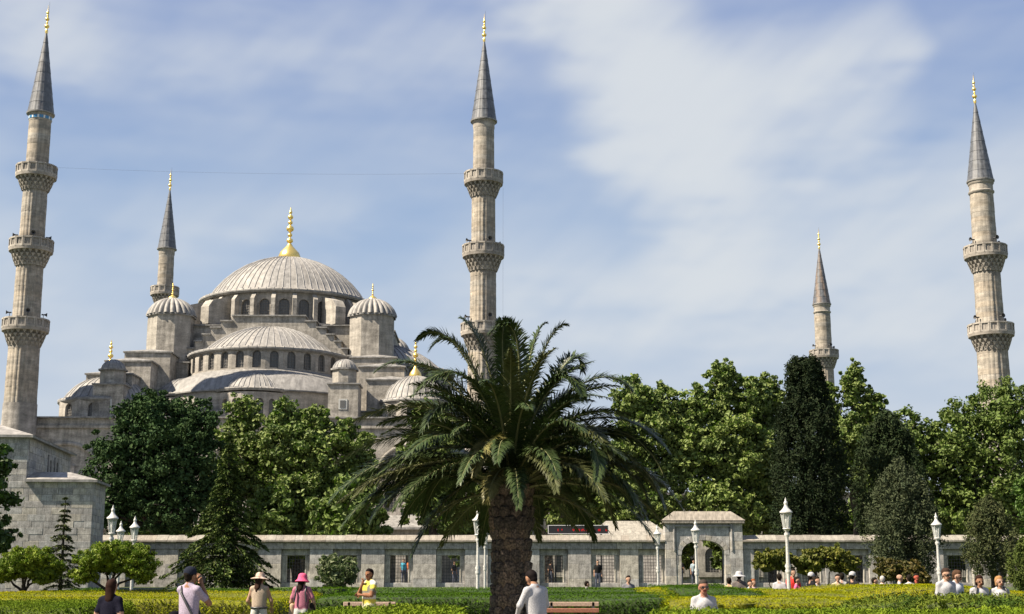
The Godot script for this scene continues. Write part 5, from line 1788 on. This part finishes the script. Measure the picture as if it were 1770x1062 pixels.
	put_.call(Vector3(0, -0.005, 0.008), Vector3(0, -0.03, 0.016), 0.04, 0.03, skin)
	put_.call(Vector3(0, -0.042, 0.026), Vector3(0, -0.044, 0.028), 0.018, 0.017, skin)
	put_.call(Vector3(0, 0.008, 0.05), Vector3(0, -0.012, 0.06), 0.006, 0.009, skin)
	for s: float in [-1.0, 1.0]:
		put_.call(Vector3(s * 0.045, 0.006, 0.0), Vector3(s * 0.046, -0.014, 0.002), 0.009, 0.007, skin)
		put_.call(Vector3(s * 0.018, 0.006, 0.044), Vector3(s * 0.019, 0.006, 0.045), 0.007, 0.007, dark if q.get("eyes", true) else skin)
	put_.call(Vector3(-0.012, -0.028, 0.044), Vector3(0.012, -0.028, 0.044), 0.005, 0.005, Color(skin.r * 0.8, skin.g * 0.45, skin.b * 0.45))
	flesh(b, H, 0.008 if fine else 0.024, 0.012 * h if fine else 0.02)
	build(b, "body", o, M.cloth)
	# hair
	var hair: String = q.get("hair", "short")
	var hcol: Color = q.get("hair_color", Color(0.018, 0.013, 0.01))
	if hair != "none":
		var G := []
		var ph := func(a: Vector3, e: Vector3, r0: float, r1: float): G.append([hc + hb * (a * h), hc + hb * (e * h), r0 * h, r1 * h, hcol])
		ph.call(Vector3(0, 0.034, -0.016), Vector3(0, 0.042, 0.004), 0.048, 0.042)
		ph.call(Vector3(0, 0.01, -0.024), Vector3(0, -0.015, -0.026), 0.042, 0.034)
		if hair == "long":
			for s: float in [-1.0, 1.0]:
				ph.call(Vector3(s * 0.022, 0.0, -0.026), Vector3(s * 0.02, -0.11, -0.046), 0.026, 0.02)
			ph.call(Vector3(0, -0.02, -0.03), Vector3(0, -0.15, -0.05), 0.03, 0.016)
		elif hair == "bob":
			for s: float in [-1.0, 1.0]:
				ph.call(Vector3(s * 0.035, 0.02, -0.01), Vector3(s * 0.042, -0.035, -0.004), 0.02, 0.017)
		var g := MB.new()
		flesh(g, G, 0.011 if fine else 0.026, 0.02 * h)
		build(g, "hair", o, M.hair)
	if q.has("hat"):
		var hat: Array = q["hat"]  # kind, colour
		var m := MB.new()
		m.col = hat[1]
		var tf := Transform3D(hb, hc)
		var prof := []
		if hat[0] == "cap":
			prof = [[0.056, 0.012], [0.06, 0.03], [0.056, 0.056], [0.04, 0.076], [0.018, 0.086], [0.0, 0.088]]
		elif hat[0] == "brim":
			prof = [[0.115, -0.004], [0.118, 0.0], [0.085, 0.014], [0.06, 0.024], [0.06, 0.05], [0.052, 0.072], [0.034, 0.084], [0.0, 0.088]]
		else:
			prof = [[0.092, -0.022], [0.094, -0.018], [0.064, 0.012], [0.06, 0.04], [0.054, 0.068], [0.036, 0.084], [0.0, 0.09]]
		for p in prof:
			p[0] *= h; p[1] *= h
		m.lathe(prof, 20)
		if hat[0] == "cap":
			var rows := []
			for e in 2:
				var row := []
				for j in 9:
					var a := -0.9 + 1.8 * j / 8
					row.append(Vector3(sin(a) * 0.056, 0.022 - 0.008 * e, 0.012 + cos(a) * 0.046 + e * 0.055 * cos(a)) * h)
				rows.append(row)
			m.grid(rows)
		for j in m.v.size():
			m.v[j] = tf * (m.v[j] + Vector3(0, 0.004, -0.008) * h)
			m.n[j] = hb * m.n[j]
		if hat.size() > 2:  # printed pattern
			for j in m.c.size():
				var p := m.v[j] * 60.0
				m.c[j] = hat[1] if sin(p.x) + sin(p.y * 1.7) + sin(p.z * 1.3) > -0.4 else hat[2]
		build(m, "hat", o, M.cloth)
	if q.get("glasses", false):
		var g := MB.new()
		var tf := Transform3D(hb, hc)
		for s: float in [-1.0, 1.0]:
			g.box(Vector3(s * 0.0195, 0.007, 0.057) * h, Vector3(0.03, 0.021, 0.008) * h, tf)
			g.box(Vector3(s * 0.044, 0.01, 0.03) * h, Vector3(0.004, 0.005, 0.055) * h, tf)
		g.box(Vector3(0, 0.012, 0.058) * h, Vector3(0.014, 0.005, 0.006) * h, tf)
		build(g, "sunglasses", o, M.black_plastic)
	return o

func strap(parent: Node, called: String, pts: Array, r: float, m: Material):
	var b := MB.new()
	var rad := []
	for p in pts: rad.append(r)
	b.tube(pts, rad, 6)
	build(b, called, parent, m)

func lump(parent: Node, called: String, bones: Array, m: Material, cell := 0.02):
	var b := MB.new()
	flesh(b, bones, cell, 0.04)
	build(b, called, parent, m)

func people():
	var pale := Color(0.50, 0.31, 0.22)
	var tan_ := Color(0.36, 0.20, 0.13)
	var white := Color(0.48, 0.48, 0.50)
	# nearest row, seen from behind
	person("woman with long dark hair in a black short-sleeved top", Vector3(-5.93, 0.1, -20.8), PI - 0.25, 1.56, {"shirt": Color(0.018, 0.019, 0.028), "legs": Color(0.05, 0.06, 0.1), "skin": pale, "hair": "long", "hair_color": Color(0.03, 0.014, 0.011), "elbows": [Vector3(-0.135, 0.64, -0.03), Vector3(0.14, 0.64, -0.02)], "hands": [Vector3(-0.15, 0.50, 0.04), Vector3(0.19, 0.51, 0.02)]})
	var p := person("man in lavender shirt and dark cap raising a camera to his face", Vector3(-5.05, 0.1, -22.0), PI - 0.45, 1.74, {"shirt": Color(0.43, 0.37, 0.47), "legs": Color(0.12, 0.13, 0.16), "skin": tan_, "hat": ["cap", Color(0.025, 0.03, 0.045)], "look": -0.2, "wide": 1.02,
		"elbows": [Vector3(-0.13, 0.68, 0.12), Vector3(0.15, 0.70, 0.12)], "hands": [Vector3(-0.03, 0.86, 0.13), Vector3(0.05, 0.885, 0.13)], "curl": 0.7})
	strap(p, "bag_strap", [Vector3(-0.20, 0.98, -0.13), Vector3(-0.08, 1.16, -0.145), Vector3(0.06, 1.34, -0.125), Vector3(0.11, 1.44, -0.05), Vector3(0.10, 1.43, 0.05), Vector3(0.0, 1.25, 0.13), Vector3(-0.15, 1.0, 0.11)], 0.02, M.black_plastic)
	lump(p, "shoulder_bag", [[Vector3(0.22, 0.98, -0.08), Vector3(0.22, 0.82, -0.08), 0.09, 0.1, Color(0.015, 0.015, 0.016)], [Vector3(0.25, 0.98, 0.04), Vector3(0.25, 0.82, 0.04), 0.09, 0.1, Color(0.015, 0.015, 0.016)]], M.cloth)
	var cm := MB.new()
	cm.box(Vector3(0.01, 1.57, 0.26), Vector3(0.13, 0.09, 0.06)); cm.lathe([[0.04, 0.0], [0.042, 0.1], [0.0, 0.1]], 12, Vector3(0.01, 1.5, 0.33))
	build(cm, "camera", p, M.black_plastic)
	p = person("woman in floral sunhat, beige sleeveless top and light trousers", Vector3(-5.12, 0.2, -28.5), PI - 0.1, 1.60, {"shirt": Color(0.50, 0.40, 0.31), "legs": Color(0.66, 0.65, 0.60), "skin": pale, "sleeve": "none", "hair": "long", "hair_color": Color(0.05, 0.027, 0.018), "hat": ["brim", Color(0.68, 0.54, 0.44), Color(0.30, 0.21, 0.17)], "look": -0.4, "nod": 0.12,
		"elbows": [Vector3(-0.15, 0.65, 0.02), Vector3(0.15, 0.65, 0.02)], "hands": [Vector3(-0.13, 0.56, 0.12), Vector3(0.12, 0.56, 0.12)]})
	var belt := MB.new()
	var ring := []
	for k in 17:
		ring.append(Vector3(sin(TAU * k / 16) * 0.165, 0.905, cos(TAU * k / 16) * 0.115))
	belt.tube(ring, [0.02, 0.02, 0.02, 0.02, 0.02, 0.02, 0.02, 0.02, 0.02, 0.02, 0.02, 0.02, 0.02, 0.02, 0.02, 0.02, 0.02], 6)
	belt.box(Vector3(-0.02, 0.80, -0.13), Vector3(0.03, 0.2, 0.015))
	build(belt, "belt", p, M.black_plastic)
	p = person("woman in bright pink hat and pink top with dark shoulder straps", Vector3(-4.27, 0.2, -28.6), PI - 0.15, 1.58, {"shirt": Color(0.52, 0.20, 0.28), "legs": Color(0.60, 0.60, 0.58), "skin": pale, "hair": "long", "hair_color": Color(0.02, 0.014, 0.011), "hat": ["bucket", Color(0.78, 0.13, 0.26)], "look": -0.35, "nod": 0.1,
		"elbows": [Vector3(-0.155, 0.64, 0.0), Vector3(0.15, 0.64, 0.02)], "hands": [Vector3(-0.16, 0.52, 0.08), Vector3(0.12, 0.54, 0.12)]})
	for s: float in [-1.0, 1.0]:
		strap(p, "shoulder_strap", [Vector3(s * 0.09, 1.30, 0.05), Vector3(s * 0.095, 1.33, -0.05), Vector3(s * 0.10, 1.2, -0.12), Vector3(s * 0.13, 1.02, -0.13)], 0.019, M.black_plastic)
	lump(p, "handbag", [[Vector3(-0.20, 0.95, -0.02), Vector3(-0.22, 0.82, -0.02), 0.06, 0.09, Color(0.03, 0.025, 0.022)]], M.cloth)
	lump(p, "tote_bag", [[Vector3(0.20, 0.94, 0.0), Vector3(0.21, 0.74, 0.0), 0.055, 0.07, Color(0.52, 0.38, 0.26)]], M.cloth)
	# boy on the bench
	bench("red-brown slatted bench with a boy standing on it", Vector3(-2.45, 0.1, -23.0), 0.0, 1.25)
	person("boy in yellow and white striped shirt, hand to his face", Vector3(-2.33, 0.562, -22.95), -0.9, 1.27, {"shirt": Color(0.66, 0.58, 0.10), "stripes": true, "legs": Color(0.70, 0.66, 0.42), "skin": Color(0.30, 0.15, 0.09), "hair_color": Color(0.008, 0.007, 0.007), "wide": 1.1, "look": 0.25,
		"elbows": [Vector3(-0.13, 0.66, 0.09), Vector3(0.14, 0.66, 0.06)], "hands": [Vector3(-0.03, 0.815, 0.085), Vector3(-0.03, 0.665, 0.12)], "curl": 0.8})
	# man stooping by the palm
	person("man in white long-sleeved shirt bending towards the palm trunk", Vector3(0.40, 0.1, -21.9), -PI / 2 - 0.85, 1.74, {"shirt": white, "sleeve": "long", "legs": Color(0.20, 0.21, 0.23), "skin": tan_, "lean": Vector3(0, -0.01, 0.04), "nod": 0.5, "wide": 1.1, "hair_color": Color(0.012, 0.01, 0.009),
		"elbows": [Vector3(-0.15, 0.67, 0.03), Vector3(0.15, 0.67, 0.05)], "hands": [Vector3(-0.10, 0.585, 0.15), Vector3(0.10, 0.585, 0.15)], "curl": 0.6})
	bench("red-brown slatted bench standing empty beside the palm trunk", Vector3(1.27, 0.2, -29.4), 0.0, 1.12)
	bench("red-brown slatted bench standing empty behind the boy", Vector3(-3.0, 0.2, -29.4), 0.0, 1.1)
	person("man in white shirt and dark sunglasses before the yellow hedge", Vector3(2.93, 0.1, -21.5), 0.1, 1.55, {"shirt": white, "legs": Color(0.10, 0.11, 0.14), "skin": Color(0.40, 0.20, 0.14), "glasses": true, "hair_color": Color(0.06, 0.05, 0.042), "wide": 1.0,
		"elbows": [Vector3(-0.125, 0.64, 0.0), Vector3(0.125, 0.64, 0.0)], "hands": [Vector3(-0.06, 0.60, 0.14), Vector3(0.06, 0.60, 0.14)]})
	# group in white shirts
	person("tall man in white shirt and sunglasses at the edge of the group", Vector3(8.72, 0.2, -28.2), 0.35, 1.70, {"shirt": white, "skin": pale, "hair_color": Color(0.05, 0.03, 0.02), "glasses": true, "nod": 0.15, "wide": 1.1})
	person("tall man in white shirt looking down beside the man in sunglasses", Vector3(9.05, 0.2, -28.6), 0.6, 1.67, {"shirt": Color(0.54, 0.57, 0.63), "skin": pale, "hair_color": Color(0.09, 0.05, 0.03), "nod": 0.3, "look": 0.3})
	p = person("dark-haired shorter person in white shirt with a dark bag strap", Vector3(9.32, 0.2, -28.0), 0.1, 1.56, {"shirt": white, "skin": tan_, "hair_color": Color(0.03, 0.015, 0.01), "hair": "bob", "nod": 0.15})
	strap(p, "bag_strap", [Vector3(-0.16, 0.95, 0.14), Vector3(-0.12, 1.2, 0.135), Vector3(-0.09, 1.33, 0.06), Vector3(-0.09, 1.33, -0.05)], 0.02, M.black_plastic)
	p = person("blond woman in white shirt with dark strap at the end of the group", Vector3(9.72, 0.2, -28.0), -0.05, 1.54, {"shirt": white, "skin": pale, "hair_color": Color(0.36, 0.20, 0.09), "hair": "bob", "look": 0.25})
	strap(p, "bag_strap", [Vector3(0.16, 0.95, 0.14), Vector3(0.12, 1.2, 0.135), Vector3(0.09, 1.31, 0.06), Vector3(0.09, 1.31, -0.05)], 0.02, M.black_plastic)
	# visitors beyond the hedges: label, x, depth, height, turn, shirt, hat or hair
	var far := [
		["visitor in yellow top half hidden by the hedge below the gate", 6.5, 42.0, 1.50, 2.6, Color(0.6, 0.55, 0.25), null],
		["visitor in white sunhat and grey jacket below the gate", 6.72, 41.5, 1.66, 2.9, Color(0.16, 0.14, 0.13), white],
		["child in pale blue top beside the visitor in grey jacket", 6.95, 41.0, 1.42, 0.3, Color(0.5, 0.6, 0.66), null],
		["red-haired child in pale pink top near the small forked tree", 7.22, 42.0, 1.46, 0.4, Color(0.7, 0.52, 0.5), null],
		["visitor in white shirt standing behind the tall lamp post", 8.1, 42.5, 1.62, 2.8, white, null],
		["visitor in bright pink top bending beside the lamp post", 8.52, 42.0, 1.52, 1.2, Color(0.75, 0.16, 0.32), null],
		["visitor in bright red top among the seated crowd", 8.72, 43.5, 1.78, 0.2, Color(0.72, 0.05, 0.04), null],
		["visitor with white cap and black jacket in the crowd", 8.92, 41.8, 1.64, 1.9, Color(0.02, 0.022, 0.025), white],
		["visitor in pale blue shirt next to the black jacket", 9.18, 42.2, 1.52, 0.5, Color(0.55, 0.62, 0.72), null],
		["visitor in cream top facing the hedge under the yellow-green tree", 9.75, 42.0, 1.60, 0.1, Color(0.66, 0.55, 0.4), null],
		["visitor in grey shirt next to the white cap and dark backpack", 10.02, 42.6, 1.64, 2.9, Color(0.45, 0.45, 0.46), null],
		["visitor with white cap carrying a dark backpack", 10.2, 42.0, 1.66, 2.4, Color(0.03, 0.03, 0.035), white],
		["visitor in white shirt stooping behind the yellow hedge", 10.85, 42.0, 1.50, 1.3, white, null],
		["grey-haired visitor in white top below the grilled window", 11.22, 42.5, 1.55, 2.9, Color(0.68, 0.68, 0.68), null],
		["bald visitor in white shirt turned to his neighbour", 11.6, 42.0, 1.60, 1.4, white, null],
		["dark-haired visitor in white shirt seen from behind", 11.78, 41.6, 1.58, 3.0, Color(0.72, 0.72, 0.73), null],
		["visitor with sunburnt face and black top beside the rust bush", 12.1, 42.0, 1.62, 0.3, Color(0.02, 0.02, 0.022), null],
		["dark-haired man with sunglasses peering over the green hedge", 3.5, 42.2, 1.56, 0.2, Color(0.2, 0.2, 0.22), null],
		["visitor in white top under the grilled window beyond the bench", 2.45, 46.0, 1.40, 1.8, white, null],
		["visitor in turquoise top seen through the window grille", -7.5, 97.0, 1.66, 0.4, Color(0.12, 0.45, 0.6), null],
		["visitor in orange top seen through the window grille", -7.1, 97.5, 1.70, 2.8, Color(0.75, 0.2, 0.08), null],
		["visitor in dark clothes seen through the grille near the lamp post", -4.0, 97.0, 1.50, 0.8, Color(0.03, 0.03, 0.035), null],
		["visitor in black seen through the grille beside the palm trunk", 2.1, 96.0, 1.48, 0.8, Color(0.02, 0.02, 0.025), null],
		["second visitor in black by the grille beside the palm trunk", 2.65, 96.2, 1.52, 2.4, Color(0.025, 0.02, 0.02), null],
		["woman in black jacket standing in front of a grilled window", 4.9, 80.0, 1.62, 0.1, Color(0.02, 0.02, 0.02), null],
		["visitor in pale shirt walking through the arched gate", 12.0, 92.5, 1.66, 0.3, Color(0.45, 0.55, 0.62), null],
		["visitor in dark jacket walking through the arched gate", 11.3, 94.0, 1.72, 2.9, Color(0.03, 0.03, 0.035), null]]
	for f in far:
		var q := {"shirt": f[5], "fine": false, "skin": pale, "group": "visitors beyond the hedges"}
		if f[6] != null:
			q["hat"] = ["cap" if "cap" in f[0] else "brim", f[6]]
		if "red-haired" in f[0]: q["hair_color"] = Color(0.25, 0.08, 0.03)
		if "grey-haired" in f[0]: q["hair_color"] = Color(0.5, 0.48, 0.45)
		if "bald" in f[0]: q["hair"] = "none"
		if "sunburnt" in f[0]: q["skin"] = Color(0.5, 0.13, 0.09)
		person(f[0], Vector3(f[1], terrain(f[1], -f[2]) + 0.004, -f[2]), f[4], f[3] + 0.06, q)

func terrain(x: float, z: float) -> float:
	var d := -z
	return 0.1 * smoothstep(8.0, 17.0, d) + 0.1 * smoothstep(23.0, 28.0, d) + 1.1 * smoothstep(46.0, 88.0, d) + 0.25 * smoothstep(88.0, 100.0, d)

func ground():
	var xs := [-1500.0, -500.0, -200.0, -110.0]
	for k in 41: xs.append(-80.0 + k * 4.0)
	xs.append_array([110.0, 200.0, 500.0, 1500.0])
	var zs := [60.0, 20.0]
	for k in 34: zs.append(8.0 - k * 4.0)
	zs.append_array([-140.0, -170.0, -220.0, -300.0, -600.0, -2500.0])
	var rows := []
	for z in zs:
		var row := []
		for x in xs:
			row.append(Vector3(x, terrain(x, z), z))
		rows.append(row)
	var b := MB.new()
	b.grid(rows)
	tag(build(b, "ground", self, M.grass_ground), "", "", "", "structure")
	var p := MB.new()
	var prow := [[], []]
	for k in 16:
		var z := -96.0 - k * 3.0
		prow[0].append(Vector3(-60, terrain(0, z) + 0.012, z)); prow[1].append(Vector3(60, terrain(0, z) + 0.012, z))
	prow.reverse()
	p.grid(prow)
	tag(build(p, "courtyard_pavement", self, M.paving), "", "", "", "structure")
	var q := MB.new()
	q.quad(Vector3(-40, 0.112, -17.5), Vector3(40, 0.112, -17.5), Vector3(40, 0.112, -22.9), Vector3(-40, 0.112, -22.9))
	tag(build(q, "path", self, M.paving), "", "", "", "structure")

func _ready():
	var exposure := 2.7
	var cam := Camera3D.new()
	cam.name = "camera"
	add_child(cam)
	cam.position = Vector3(0, 1.6, 0)
	cam.rotation_degrees = Vector3(11.333, 0, 0)
	cam.fov = 25.154
	cam.near = 0.1
	cam.far = 6000
	cam.current = true
	materials()
	var we := WorldEnvironment.new()
	we.name = "world_environment"
	var env := Environment.new()
	env.background_mode = Environment.BG_SKY
	var sky := Sky.new()
	var pan := PanoramaSkyMaterial.new()
	pan.panorama = ImageTexture.create_from_image(sky_image())
	sky.sky_material = pan
	env.sky = sky
	env.background_energy_multiplier = 1.0 / exposure
	env.tonemap_mode = Environment.TONE_MAPPER_LINEAR
	env.tonemap_exposure = exposure
	env.sdfgi_enabled = true
	env.ssao_enabled = true
	env.ssil_enabled = true
	we.environment = env
	add_child(we)
	var sun := DirectionalLight3D.new()
	sun.name = "sun"
	sun.light_energy = 1.6
	sun.light_color = Color(1.0, 0.945, 0.86)
	sun.light_angular_distance = 0.6
	sun.shadow_enabled = true
	add_child(sun)
	sun.look_at_from_position(Vector3.ZERO, -Vector3(-0.604, 0.766, 0.220))
	print("sky ", Time.get_ticks_msec())
	ground()
	mosque()
	minaret("tall fluted minaret with three balconies and a band of blue tiles under its spire", Vector3(-53.05, 0, -147.6), true, 1, false, true)
	minaret("tall fluted minaret with three balconies rising behind the palm tree", Vector3(-3.22, 0, -150.1), true, 2)
	minaret("minaret with one balcony showing behind the ribbed turret beside the great dome", Vector3(-54.58, 0, -211.6), true, 3)
	minaret("minaret with two balconies and double collar above the broad trees", Vector3(53.23, 0, -150.5), false, 4)
	minaret("small minaret with rust-stained spire rising behind the dark cypress", Vector3(50.75, 0, -221.0), false, 5, true)
	print("mosque ", Time.get_ticks_msec())
	wire("thin cable strung between two tall minarets at their top balconies", Vector3(-50.9, 47.1, -147.7), Vector3(-5.4, 47.1, -150.0), 0.35, 0.008)
	wire("thin cord hanging down beside the minaret behind the palm", Vector3(-1.0, 45.0, -148.6), Vector3(-1.0, 20.0, -148.6), 0.0, 0.008)
	pavilion()
	perimeter("long stone perimeter wall with grilled windows from pavilion to gate", -27.9, 9.85, [-23.91, -20.58, -17.26, -13.93, -10.61, -7.28, -3.96, -0.63, 2.69, 6.02, 9.06], 5)
	perimeter("stone perimeter wall with grilled windows between gate and the frame of trees", 14.85, 42.0, [16.5, 19.25, 22.05, 25.35, 28.7, 32.0, 35.3, 38.6], 6)
	gate()
	outbuildings()
	print("built ", Time.get_ticks_msec())
	unit_dirs()
	planting()
	print("trees ", Time.get_ticks_msec())
	hedges()
	print("hedges ", Time.get_ticks_msec())
	lamp_posts()
	display_board()
	people()
	print("people ", Time.get_ticks_msec())
